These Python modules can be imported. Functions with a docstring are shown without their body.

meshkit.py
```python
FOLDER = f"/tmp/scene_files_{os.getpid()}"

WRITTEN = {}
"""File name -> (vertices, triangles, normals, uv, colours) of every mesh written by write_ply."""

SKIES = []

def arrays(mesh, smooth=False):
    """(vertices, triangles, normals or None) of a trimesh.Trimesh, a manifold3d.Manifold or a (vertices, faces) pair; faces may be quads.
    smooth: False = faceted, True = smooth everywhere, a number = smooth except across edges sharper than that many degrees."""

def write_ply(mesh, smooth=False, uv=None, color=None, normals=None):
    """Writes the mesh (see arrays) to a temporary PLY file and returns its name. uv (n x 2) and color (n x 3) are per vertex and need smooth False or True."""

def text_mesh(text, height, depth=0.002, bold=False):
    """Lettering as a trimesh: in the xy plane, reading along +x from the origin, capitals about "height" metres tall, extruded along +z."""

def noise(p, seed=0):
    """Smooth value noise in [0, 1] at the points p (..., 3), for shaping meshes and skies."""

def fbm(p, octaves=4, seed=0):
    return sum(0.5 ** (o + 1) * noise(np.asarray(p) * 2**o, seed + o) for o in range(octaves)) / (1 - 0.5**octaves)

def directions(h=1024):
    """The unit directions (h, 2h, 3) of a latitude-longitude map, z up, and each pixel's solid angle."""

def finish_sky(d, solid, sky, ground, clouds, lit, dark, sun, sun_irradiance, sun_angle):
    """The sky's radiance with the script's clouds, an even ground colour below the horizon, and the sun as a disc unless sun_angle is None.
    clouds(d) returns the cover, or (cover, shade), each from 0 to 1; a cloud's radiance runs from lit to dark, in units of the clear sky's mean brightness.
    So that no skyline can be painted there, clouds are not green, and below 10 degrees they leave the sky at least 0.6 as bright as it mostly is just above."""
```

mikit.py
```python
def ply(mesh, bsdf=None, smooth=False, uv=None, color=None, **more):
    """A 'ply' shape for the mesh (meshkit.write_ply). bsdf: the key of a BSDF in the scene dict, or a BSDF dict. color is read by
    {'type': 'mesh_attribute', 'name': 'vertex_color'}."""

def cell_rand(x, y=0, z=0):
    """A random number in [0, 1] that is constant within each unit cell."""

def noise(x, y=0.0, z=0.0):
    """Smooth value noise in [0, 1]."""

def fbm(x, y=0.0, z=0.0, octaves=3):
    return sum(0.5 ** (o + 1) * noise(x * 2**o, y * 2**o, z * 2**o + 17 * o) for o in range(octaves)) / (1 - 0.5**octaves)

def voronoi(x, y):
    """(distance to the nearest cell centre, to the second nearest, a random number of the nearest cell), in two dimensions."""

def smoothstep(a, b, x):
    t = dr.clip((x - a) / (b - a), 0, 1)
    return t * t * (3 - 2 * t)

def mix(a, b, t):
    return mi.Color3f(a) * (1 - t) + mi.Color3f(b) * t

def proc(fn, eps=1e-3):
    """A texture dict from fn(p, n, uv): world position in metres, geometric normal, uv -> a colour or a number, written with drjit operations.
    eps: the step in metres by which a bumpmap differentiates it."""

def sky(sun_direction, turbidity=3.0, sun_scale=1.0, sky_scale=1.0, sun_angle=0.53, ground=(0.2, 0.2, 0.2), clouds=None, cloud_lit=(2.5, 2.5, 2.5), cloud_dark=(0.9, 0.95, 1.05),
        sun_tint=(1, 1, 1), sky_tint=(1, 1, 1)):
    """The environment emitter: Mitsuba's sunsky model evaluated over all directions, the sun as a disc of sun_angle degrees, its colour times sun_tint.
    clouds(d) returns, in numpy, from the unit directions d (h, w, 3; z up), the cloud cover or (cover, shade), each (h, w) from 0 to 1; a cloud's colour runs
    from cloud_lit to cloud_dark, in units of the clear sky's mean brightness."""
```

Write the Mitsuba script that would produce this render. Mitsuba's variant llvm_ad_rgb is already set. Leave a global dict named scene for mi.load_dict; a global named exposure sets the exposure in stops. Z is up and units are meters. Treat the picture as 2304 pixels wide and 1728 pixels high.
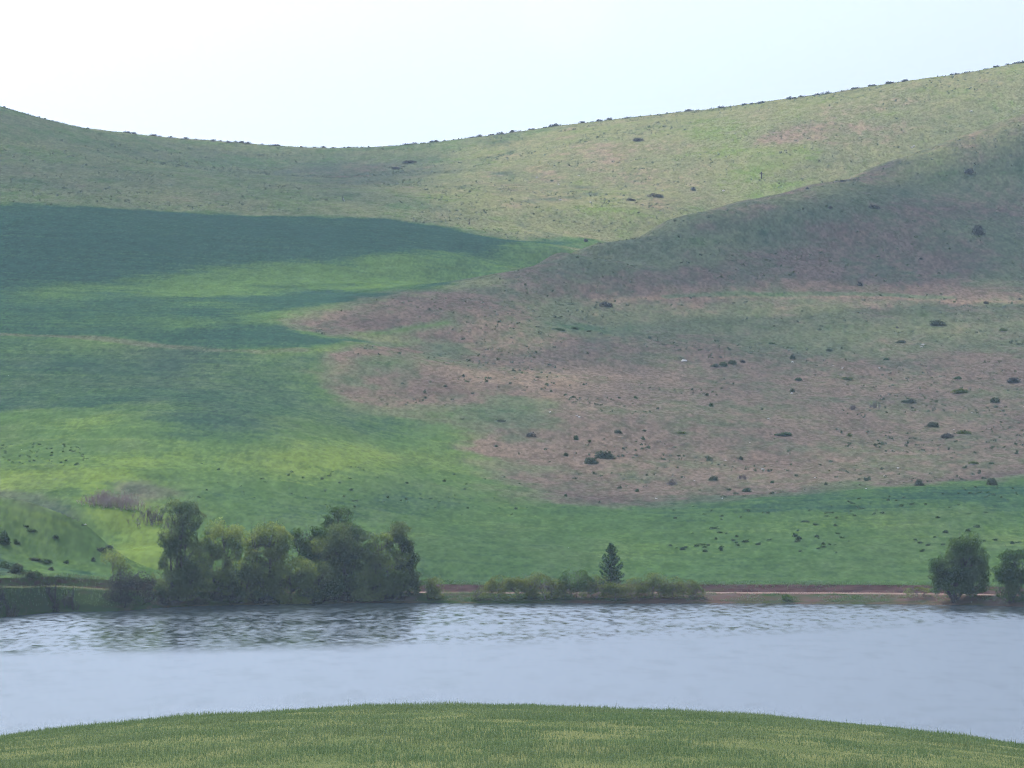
import math, numpy as np, trimesh, drjit as dr, mitsuba as mi, mikit, meshkit
from scipy.interpolate import RBFInterpolator, PchipInterpolator, RegularGridInterpolator
from shapely import Polygon, LineString, points, distance, contains_xy

T = mi.ScalarTransform4f
scene, labels = {}, {}

# ---------------------------------------------------------------- camera, sky, exposure
PITCH = 0.02253
scene['camera'] = {'type': 'perspective', 'fov': 16.0, 'fov_axis': 'x', 'near_clip': 0.5, 'far_clip': 20000.0,
                   'to_world': T().look_at(origin=[0, 0, 16], target=[0, math.cos(PITCH), 16 + math.sin(PITCH)], up=[0, 0, 1]),
                   'medium': {'type': 'ref', 'id': 'haze_air'}}
SUN = (-0.35, 0.45, 0.82)


def veil(d):
    """A thin even veil of high cloud, with one faint puff above the saddle."""
    n = meshkit.fbm(d * 5.0, 4, 3)
    elev = np.degrees(np.arcsin(np.clip(d[..., 2], 0, 1)))
    cover = 0.2 + 0.75 * np.exp(-np.maximum(elev - 12, 0) / 24.0) + 0.15 * (n - 0.5)      # the veil looks thicker towards the horizon
    p = np.array([0.0145, 0.992, 0.125]); p /= np.linalg.norm(p)
    r = np.arccos(np.clip(d @ p, -1, 1))
    # thin cloud scatters forward: brightest around the sun, dimmer away from it
    a = np.degrees(np.arccos(np.clip(d @ (np.array(SUN) / np.linalg.norm(SUN)), -1, 1)))
    shade = 1 - np.exp(-(a / 34.0) ** 2)
    return np.clip(cover + 0.12 * np.exp(-(r / 0.009) ** 2), 0, 1), shade


scene['sky'] = mikit.sky(SUN, turbidity=3, clouds=veil, cloud_lit=(34.0, 39.5, 50.0), cloud_dark=(1.7, 1.9, 2.3), sky_tint=(0.85, 0.97, 1.15))
exposure = 1.55

# world coordinates in metres: x right, y away from the camera, z up
SHORE = [(np.float64(-71.2), np.float64(372.7)), (np.float64(-54.2), np.float64(386.4)), (np.float64(-50.0), np.float64(399.8)), (np.float64(-43.7), np.float64(402.4)), (np.float64(-39.6), np.float64(412.9)), (np.float64(-32.3), np.float64(419.8)), (np.float64(-11.2), np.float64(426.9)), (np.float64(-0.3), np.float64(425.4)), (np.float64(21.3), np.float64(425.4)), (np.float64(37.4), np.float64(424.0)), (np.float64(53.0), np.float64(419.8)), (np.float64(58.3), np.float64(415.6)), (np.float64(77.3), np.float64(407.6))]
HEIGHTS = [(-182.62, 1020.0, 124.26), (-147.86, 1050.0, 119.9), (-134.94, 1075.0, 117.88), (-119.54, 1110.0, 117.66), (-98.96, 1150.0, 118.6), (-82.01, 1180.0, 117.01), (-61.5, 1190.0, 117.23), (-36.95, 1180.0, 117.43), (-15.72, 1165.0, 119.91), (4.98, 1150.0, 122.25), (42.3, 1130.0, 124.82), (69.82, 1110.0, 126.0), (96.32, 1090.0, 127.83), (122.38, 1075.0, 130.19), (149.31, 1060.0, 133.02), (184.65, 1040.0, 135.46), (-207.69, 1160.0, 118.26), (-239.92, 1340.0, 79.26), (-167.57, 1190.0, 113.9), (-192.92, 1370.0, 74.9), (-152.52, 1215.0, 111.88), (-175.11, 1395.0, 72.88), (-134.62, 1250.0, 111.66), (-154.01, 1430.0, 72.66), (-111.01, 1290.0, 112.6), (-126.49, 1470.0, 73.6), (-91.74, 1320.0, 111.01), (-104.25, 1500.0, 72.01), (-68.73, 1330.0, 111.23), (-78.03, 1510.0, 72.23), (-41.33, 1320.0, 111.43), (-46.97, 1500.0, 72.43), (-17.61, 1305.0, 113.91), (-20.04, 1485.0, 74.91), (5.58, 1290.0, 116.25), (6.36, 1470.0, 77.25), (47.54, 1270.0, 118.82), (54.27, 1450.0, 79.82), (78.62, 1250.0, 120.0), (89.94, 1430.0, 81.0), (108.69, 1230.0, 121.83), (124.6, 1410.0, 82.83), (138.32, 1215.0, 124.19), (158.81, 1395.0, 85.19), (169.03, 1200.0, 127.02), (194.38, 1380.0, 88.02), (209.51, 1180.0, 129.46), (241.47, 1360.0, 90.46), (-116.81, 830.0, 75.72), (-86.15, 840.0, 75.27), (-54.72, 850.0, 74.56), (-30.2, 860.0, 74.7), (-11.46, 850.0, 71.1), (0.43, 838.0, 67.87), (-106.18, 1035.0, 104.72), (-74.36, 1070.0, 105.13), (-55.55, 1075.0, 104.86), (-33.5, 1070.0, 105.13), (-14.33, 1062.0, 105.68), (4.54, 1050.0, 106.68), (-90.77, 1055.0, 105.23), (-132.33, 940.0, 96.94), (-95.4, 930.0, 91.33), (-48.57, 940.0, 88.55), (-12.82, 950.0, 89.32), (23.7, 960.0, 90.09), (61.62, 980.0, 97.88), (33.29, 890.0, 76.75), (18.05, 865.0, 71.19), (-34.49, 668.0, 44.76), (-24.15, 688.0, 47.63), (-18.29, 698.0, 48.98), (-9.64, 715.0, 51.33), (-0.56, 735.0, 55.41), (8.99, 752.0, 59.86), (17.04, 770.0, 63.17), (33.76, 792.0, 69.76), (48.43, 815.0, 74.64), (67.88, 840.0, 80.4), (86.31, 865.0, 87.61), (106.35, 885.0, 95.36), (127.43, 905.0, 103.39), (165.1, 930.0, 116.24), (-0.59, 778.0, 58.41), (9.75, 815.0, 64.26), (18.86, 852.0, 69.06), (38.15, 895.0, 77.66), (55.27, 930.0, 83.99), (77.18, 955.0, 90.68), (97.29, 975.0, 98.34), (118.97, 990.0, 106.54), (141.52, 1005.0, 114.97), (179.31, 1010.0, 127.45), (-0.58, 754.35, 53.0), (9.33, 780.35, 56.47), (17.86, 806.9, 58.87), (35.73, 838.35, 64.67), (51.51, 866.75, 69.17), (72.06, 891.75, 75.17), (91.25, 914.5, 82.91), (112.03, 932.25, 91.2), (133.77, 950.0, 99.73), (171.49, 966.0, 113.72), (-104.11, 740.0, 58.03), (-67.8, 755.0, 58.88), (-29.89, 768.0, 59.62), (-10.45, 775.0, 60.02), (-95.93, 682.0, 47.79), (-62.13, 692.0, 48.26), (-36.4, 705.0, 48.86), (-88.31, 628.0, 38.88), (-63.53, 620.0, 37.01), (-42.48, 612.0, 35.42), (-24.43, 628.0, 36.88), (-38.51, 650.0, 41.34), (-79.0, 562.0, 27.19), (-50.43, 562.0, 27.19), (-71.39, 508.0, 19.01), (-52.02, 508.0, 19.01), (-34.59, 538.0, 23.29), (-26.82, 520.0, 19.08), (-67.15, 478.0, 13.67), (-56.05, 487.0, 15.79), (-54.33, 462.0, 10.52), (-45.13, 441.0, 5.18), (-48.77, 436.0, 3.92), (-100.43, 562.0, 27.19), (-90.75, 508.0, 19.01), (-75.91, 425.0, 14.74), (-61.81, 440.0, 11.62), (-55.96, 438.0, 10.36), (-49.93, 434.0, 8.1), (-46.74, 430.0, 5.99), (-78.76, 441.0, 12.54), (-64.06, 456.0, 9.42), (-58.0, 454.0, 8.16), (-51.77, 450.0, 5.9), (-58.98, 420.0, 6.76), (-52.83, 422.0, 5.64), (-72.31, 405.0, 8.63), (-11.45, 438.0, 3.03), (11.21, 455.0, 4.83), (12.3, 499.0, 10.4), (37.72, 500.0, 11.02), (74.18, 528.0, 14.43), (66.29, 472.0, 7.41), (-12.74, 487.0, 10.23), (-24.54, 476.0, 10.36), (-13.87, 530.0, 16.45), (-7.43, 552.0, 19.27), (-32.33, 503.0, 16.42), (-43.31, 497.0, 16.42), (-49.13, 474.0, 13.09), (93.86, 530.0, 15.1), (83.2, 470.0, 7.45), (34.32, 455.0, 4.83), (-35.01, 455.0, 7.72), (14.35, 582.0, 23.88), (15.78, 640.0, 32.81), (17.07, 692.0, 42.97), (17.76, 720.0, 49.56), (18.66, 756.0, 58.94), (68.16, 600.0, 24.13), (74.43, 655.0, 33.2), (80.14, 705.0, 43.48), (82.99, 730.0, 49.1), (89.85, 790.0, 66.91), (95.79, 842.0, 80.99), (37.16, 592.0, 24.02), (45.74, 728.0, 49.93), (53.84, 778.0, 64.15), (-16.76, 640.0, 36.06), (-15.45, 590.0, 27.74), (-9.06, 672.0, 43.05), (130.3, 735.0, 50.26), (106.29, 600.0, 24.13), (147.24, 830.0, 80.06), (-71.0, 381.07, 4.25), (-65.52, 382.8, 4.15), (-60.04, 387.38, 4.06), (-54.56, 394.29, 3.96), (-49.07, 408.81, 3.53), (-43.59, 410.88, 3.05), (-38.11, 423.29, 2.56), (-32.63, 427.98, 2.34), (-27.15, 430.8, 2.14), (-21.67, 433.16, 2.1), (-16.19, 434.75, 2.05), (-10.7, 435.26, 2.01), (-5.22, 434.45, 2.0), (0.26, 433.83, 2.0), (5.74, 433.83, 2.0), (11.22, 433.83, 2.0), (16.7, 433.83, 2.0), (22.19, 433.83, 2.0), (27.67, 433.54, 2.0), (33.15, 432.95, 2.0), (38.63, 432.22, 2.0), (44.11, 431.14, 2.0), (49.59, 429.5, 2.0), (55.07, 426.71, 2.0), (60.56, 422.76, 2.0), (66.04, 419.84, 2.0), (71.52, 417.49, 2.0), (77.0, 416.02, 2.0)]
# land cover: outline, dryness, lushness, softness of the edge, raggedness of the edge
ZONES = [
([(-141.0, 817.0), (-116.8, 830.0), (-86.2, 840.5), (-54.7, 850.0), (-30.2, 860.5), (-11.5, 850.0), (0.4, 838.0), (18.3, 852.5), (38.1, 895.0), (55.2, 929.5), (77.1, 954.5), (97.2, 974.5), (118.9, 989.5), (141.4, 1004.5), (165.6, 1005.0), (187.4, 1055.5), (151.2, 1073.5), (97.0, 1097.5), (42.3, 1129.0), (-15.4, 1140.5), (-58.4, 1131.0), (-97.6, 1134.5), (-134.6, 1072.5), (-178.9, 1036.0)], 0.36, 0.5, 8, 6),
([(-11.5, 850.0), (-30.9, 948.0), (-14.6, 1080.0), (20.9, 1137.5), (70.0, 1113.5), (151.2, 1073.5), (175.3, 1063.5), (141.4, 1004.5), (97.2, 974.5), (38.1, 895.0), (18.3, 852.5)], 0.51, 0.92, 25, 14),
([(44.3, 1042.5), (61.3, 1061.0), (68.7, 1011.0), (80.8, 971.0), (66.4, 822.5), (50.4, 802.5), (54.2, 938.0), (59.7, 969.5), (50.2, 1001.0)], 0.3, 1, 10, 10),
([(67.4, 991.0), (82.5, 991.5), (79.6, 971.0), (66.2, 973.5)], 0.25, 1, 8, 8),
([(65.8, 1005.5), (77.4, 1024.0), (94.1, 1021.0), (101.6, 1005.0), (85.9, 1001.5), (72.8, 996.5)], 0.82, 0.8, 8, 8),
([(9.8, 1039.5), (24.8, 1057.5), (40.3, 1008.5), (33.9, 973.5), (15.5, 981.0)], 0.68, 0.8, 14, 12),
([(28.2, 907.5), (47.8, 953.0), (53.8, 931.0), (39.2, 896.5)], 0.62, 0.8, 10, 10),
([(-7.1, 990.5), (5.6, 1008.0), (9.0, 959.0), (-3.0, 920.0)], 0.62, 0.7, 14, 10),
([(15.4, 903.0), (26.2, 917.5), (25.5, 895.0), (14.0, 889.0)], 0.35, 0.95, 8, 8),
([(72.7, 962.0), (93.5, 987.5), (114.8, 1008.5), (111.2, 1023.0), (87.9, 995.0)], 0.55, 0.6, 10, 10),
([(-155.9, 903.5), (-129.0, 916.5), (-99.2, 910.5), (-88.5, 862.5), (-119.4, 848.5), (-143.1, 829.5)], 0.42, 0.45, 14, 10),
([(-99.2, 910.5), (-70.7, 887.5), (-59.6, 857.5), (-73.9, 846.5), (-89.4, 851.0)], 0.5, 0.6, 12, 10),
([(-67.0, 1040.0), (-42.6, 1092.5), (-21.1, 1060.5), (-30.9, 948.0), (-46.7, 904.5)], 0.6, 0.1, 20, 12),
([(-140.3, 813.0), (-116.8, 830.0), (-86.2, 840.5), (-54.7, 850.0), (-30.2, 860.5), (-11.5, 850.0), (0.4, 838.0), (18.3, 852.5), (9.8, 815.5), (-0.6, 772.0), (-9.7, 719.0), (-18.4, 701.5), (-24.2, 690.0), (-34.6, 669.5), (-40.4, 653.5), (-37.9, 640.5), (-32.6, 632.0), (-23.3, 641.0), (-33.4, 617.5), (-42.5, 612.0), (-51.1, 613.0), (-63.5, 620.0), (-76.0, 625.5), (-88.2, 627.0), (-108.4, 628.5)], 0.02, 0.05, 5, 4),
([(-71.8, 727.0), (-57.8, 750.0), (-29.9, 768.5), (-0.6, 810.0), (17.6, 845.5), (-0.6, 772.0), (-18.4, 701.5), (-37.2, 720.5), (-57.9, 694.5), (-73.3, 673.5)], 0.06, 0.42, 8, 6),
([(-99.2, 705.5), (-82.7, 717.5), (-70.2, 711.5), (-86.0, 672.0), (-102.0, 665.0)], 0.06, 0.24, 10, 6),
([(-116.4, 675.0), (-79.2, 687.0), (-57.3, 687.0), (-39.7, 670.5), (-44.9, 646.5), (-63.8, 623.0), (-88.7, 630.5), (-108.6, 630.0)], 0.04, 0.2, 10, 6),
([(-48.1, 645.0), (-39.8, 672.0), (-26.7, 685.0), (-38.8, 655.5), (-41.7, 648.0)], 0.22, 0.5, 5, 3),
([(-107.5, 623.5), (-87.9, 625.0), (-63.3, 618.0), (-42.4, 611.0), (-31.8, 616.5), (-21.7, 641.5), (-28.4, 609.5), (-32.2, 595.5), (-30.9, 584.0), (-26.6, 571.0), (-18.5, 569.5), (-11.9, 565.5), (-14.4, 549.5), (-32.6, 507.5), (-51.1, 499.0), (-86.6, 502.5)], 0.16, 0.2, 6, 5),
([(-92.3, 535.5), (-68.7, 537.0), (-57.7, 530.0), (-50.1, 508.5), (-51.9, 488.5), (-85.5, 496.5)], 0.14, 0.5, 12, 8),
([(-85.9, 498.5), (-63.8, 499.5), (-55.8, 507.5), (-59.6, 535.0), (-57.4, 540.0), (-52.0, 508.0), (-33.1, 514.5), (-14.5, 555.0), (-3.3, 560.0), (-6.7, 547.5), (-0.4, 545.5), (-19.6, 503.0), (-37.2, 483.0), (-46.7, 474.0), (-57.2, 471.0), (-72.7, 422.0)], 0.12, 0.82, 14, 8),
([(-57.0, 474.5), (-54.3, 487.5), (-49.0, 479.0), (-45.6, 463.0), (-41.3, 442.0), (-41.6, 427.5), (-45.4, 422.5), (-49.1, 451.5), (-54.0, 459.5)], 0.03, 0.92, 4, 3),
([(-71.4, 508.0), (-61.8, 503.5), (-57.8, 491.0), (-65.2, 490.5), (-69.2, 492.5)], 0.1, 0.55, 6, 4),
([(-40.4, 653.5), (-34.4, 667.0), (-24.1, 686.0), (-18.2, 695.5), (-9.6, 713.0), (-0.6, 732.5), (9.0, 749.5), (17.0, 767.5), (33.6, 789.0), (47.7, 802.0), (66.9, 828.0), (86.0, 861.5), (105.0, 874.0), (124.3, 883.0), (147.7, 896.5), (124.3, 755.0), (88.1, 536.0), (74.2, 528.0), (59.5, 524.0), (45.5, 516.5), (31.7, 505.5), (18.7, 501.5), (9.2, 503.5), (5.1, 510.0), (3.9, 523.5), (6.8, 540.0), (-0.4, 546.5), (-6.7, 549.0), (-1.9, 560.5), (-5.5, 566.0), (-11.9, 566.5), (-18.6, 570.5), (-26.6, 572.0), (-31.0, 585.5), (-32.3, 597.0), (-28.4, 610.5), (-22.5, 640.5), (-17.1, 654.0), (-12.4, 666.5), (-20.5, 656.0), (-26.7, 645.0), (-32.9, 636.5), (-37.5, 646.0)], 0.8, 0.3, 4.5, 5),
([(-18.2, 694.0), (-0.6, 732.5), (17.0, 767.5), (33.6, 789.0), (66.9, 828.0), (105.0, 874.0), (147.7, 896.5), (121.2, 736.5), (74.6, 739.0), (30.8, 725.0), (-0.5, 684.5), (-17.5, 667.5)], 0.8, 0.1, 14, 10),
([(17.0, 766.5), (33.6, 788.0), (66.6, 824.0), (104.8, 872.0), (147.5, 895.0), (142.3, 864.0), (102.1, 849.5), (64.8, 802.5), (33.2, 778.0)], 0.55, 0.75, 8, 5),
([(18.8, 762.5), (33.1, 777.0), (64.8, 802.5), (101.9, 848.5), (141.5, 859.0), (139.2, 845.0), (94.4, 829.5), (70.1, 794.0), (53.6, 775.0), (32.8, 748.5), (18.1, 732.0)], 0.36, 0.3, 10, 10),
([(68.9, 803.5), (95.6, 840.0), (118.5, 842.0), (115.2, 818.5), (92.8, 816.0)], 0.62, 0.2, 10, 10),
([(99.8, 805.5), (118.6, 814.5), (108.5, 746.0), (96.7, 750.0)], 0.5, 0.25, 12, 10),
([(6.7, 708.0), (36.2, 721.5), (73.6, 729.0), (119.1, 724.0), (111.0, 675.0), (67.7, 670.5), (33.5, 669.5), (6.3, 667.0)], 0.56, 0.42, 10, 9),
([(-2.2, 678.0), (17.5, 707.5), (16.9, 686.5), (-0.5, 664.5)], 0.66, 0.25, 8, 7),
([(3.7, 663.5), (33.3, 664.0), (66.6, 660.0), (110.2, 670.0), (89.2, 542.5), (39.3, 520.5), (6.1, 510.5), (3.2, 568.0)], 0.82, 0.42, 18, 12),
([(-8.3, 616.5), (11.7, 638.0), (15.3, 621.0), (15.1, 582.5), (7.7, 584.5), (5.7, 610.5), (-6.6, 606.0)], 0.94, 0.75, 8, 7),
([(-6.8, 554.5), (-3.3, 560.0), (1.7, 553.5), (1.7, 548.5), (-6.7, 548.5)], 1, 0.6, 4, 4),
([(6.2, 516.0), (20.2, 507.5), (39.0, 517.5), (60.2, 530.5), (89.2, 542.5), (87.9, 535.0), (59.4, 523.5), (31.7, 504.5), (18.7, 501.0), (6.0, 505.5)], 0.9, 0.12, 4, 2.5),
([(-32.3, 597.0), (-28.4, 610.5), (-21.6, 639.5), (-16.9, 646.5), (-21.6, 615.0), (-29.2, 596.0)], 0.95, 0.35, 4, 4),
([(-37.7, 651.0), (-29.1, 661.0), (-21.6, 665.0), (-26.9, 648.5), (-33.0, 638.5)], 0.92, 0.05, 5, 4),
([(-29.2, 596.0), (-20.2, 621.5), (-12.1, 652.5), (-10.4, 648.0), (-19.1, 611.0), (-26.0, 591.0)], 0.32, 0.3, 5, 5),
([(-25.1, 571.0), (-15.1, 577.5), (-2.0, 595.5), (7.1, 593.0), (3.2, 575.0), (-4.1, 570.0), (-12.0, 569.5)], 0.36, 0.35, 7, 7),
([(46.1, 522.5), (51.2, 527.5), (51.0, 519.0), (46.8, 516.5)], 0.4, 0.4, 4, 4),
([(-26.1, 649.0), (-19.0, 661.5), (-11.6, 670.0), (-11.1, 667.5), (-18.9, 658.0), (-25.2, 646.5)], 0.14, 0.6, 1.6, 1),
([(4.6, 672.5), (9.0, 684.0), (28.0, 701.5), (27.6, 691.0), (13.2, 676.5)], 0.22, 0.3, 5, 4),
([(-42.3, 610.0), (-32.0, 620.0), (-17.1, 652.5), (-16.6, 650.5), (-30.3, 617.0), (-39.1, 608.5)], 0.2, 0.6, 2, 1),
([(25.2, 503.0), (45.2, 512.5), (86.1, 523.5), (80.2, 488.0), (47.7, 473.5), (24.4, 487.0)], 0.08, 0.25, 10, 8),
([(36.9, 489.5), (62.3, 493.5), (71.6, 472.0), (46.2, 458.0), (32.5, 470.5)], 0.14, 0.6, 10, 8),
([(-39.8, 478.0), (-19.4, 498.5), (-6.7, 498.5), (-12.4, 474.0), (-35.6, 463.0)], 0.14, 0.32, 12, 8),
([(-72.2, 419.0), (-60.4, 430.0), (-54.9, 430.0), (-49.5, 430.5), (-46.7, 429.5), (-45.0, 414.0), (-55.5, 395.0), (-68.0, 395.0)], 0.15, 0.55, 4, 3),
([(-72.9, 423.5), (-69.5, 473.0), (-62.6, 471.0), (-57.7, 465.5), (-55.1, 459.0), (-55.1, 431.0), (-60.5, 430.5), (-72.4, 420.5)], 0.33, 0.2, 2, 2),
([(-63.2, 412.5), (-58.7, 418.0), (-54.6, 411.0), (-51.9, 402.5), (-60.5, 395.0)], 0.2, 0.05, 3, 3),
([(-53.5, 419.0), (-46.7, 419.5), (-44.8, 410.0), (-50.5, 407.5)], 0.1, 0.2, 3, 3),
([(-52.9, 478.0), (-49.0, 479.0), (-45.0, 474.5), (-48.5, 468.0), (-52.1, 473.5)], 0.45, 0.1, 3, 3)]
TRACKS = [
([(-96.5, 629.5), (-88.2, 627.0), (-76.0, 625.5), (-63.4, 619.0), (-51.0, 612.0), (-42.4, 611.0), (-35.7, 615.5)], 0.5, 0.25, 1.4),
([(17.7, 717.0), (30.8, 724.0), (47.7, 730.0), (69.4, 734.0), (83.3, 732.5), (95.1, 730.5), (110.8, 729.5)], 0.85, 0.55, 1.6),
([(30.9, 724.5), (47.8, 731.5), (69.6, 736.0), (88.1, 734.0)], 0.35, 0.3, 1.3)]
LANDS = {
'wheat_field': [(-140.3, 813.0), (-116.8, 830.0), (-86.2, 840.5), (-54.7, 850.0), (-30.2, 860.5), (-11.5, 850.0), (0.4, 838.0), (18.3, 852.5), (9.8, 815.5), (-0.6, 772.0), (-9.7, 719.0), (-18.4, 701.5), (-24.2, 690.0), (-34.6, 669.5), (-40.4, 653.5), (-37.9, 640.5), (-32.6, 632.0), (-23.3, 641.0), (-33.4, 617.5), (-42.5, 612.0), (-51.1, 613.0), (-63.5, 620.0), (-76.0, 625.5), (-88.2, 627.0), (-108.4, 628.5)],
'back_hill': [(-141.0, 817.0), (-116.8, 830.0), (-86.2, 840.5), (-54.7, 850.0), (-30.2, 860.5), (-11.5, 850.0), (0.4, 838.0), (18.3, 852.5), (38.1, 895.0), (55.2, 929.5), (77.1, 954.5), (97.2, 974.5), (118.9, 989.5), (141.4, 1004.5), (165.6, 1005.0), (187.4, 1055.5), (151.2, 1073.5), (97.0, 1097.5), (42.3, 1129.0), (-15.4, 1140.5), (-58.4, 1131.0), (-97.6, 1134.5), (-134.6, 1072.5), (-178.9, 1036.0)],
'brown_hillside': [(-40.4, 653.5), (-34.4, 667.0), (-24.1, 686.0), (-18.2, 695.5), (-9.6, 713.0), (-0.6, 732.5), (9.0, 749.5), (17.0, 767.5), (33.6, 789.0), (47.7, 802.0), (66.9, 828.0), (86.0, 861.5), (105.0, 874.0), (124.3, 883.0), (147.7, 896.5), (124.3, 755.0), (88.1, 536.0), (74.2, 528.0), (59.5, 524.0), (45.5, 516.5), (31.7, 505.5), (18.7, 501.5), (9.2, 503.5), (5.1, 510.0), (3.9, 523.5), (6.8, 540.0), (-0.4, 546.5), (-6.7, 549.0), (-1.9, 560.5), (-5.5, 566.0), (-11.9, 566.5), (-18.6, 570.5), (-26.6, 572.0), (-31.0, 585.5), (-32.3, 597.0), (-28.4, 610.5), (-22.5, 640.5), (-17.1, 654.0), (-12.4, 666.5), (-20.5, 656.0), (-26.7, 645.0), (-32.9, 636.5), (-37.5, 646.0)],
'knoll': [(-72.1, 418.5), (-60.4, 430.0), (-54.9, 430.0), (-49.6, 431.0), (-46.7, 430.0), (-44.0, 410.5), (-68.0, 395.0)]}
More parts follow.
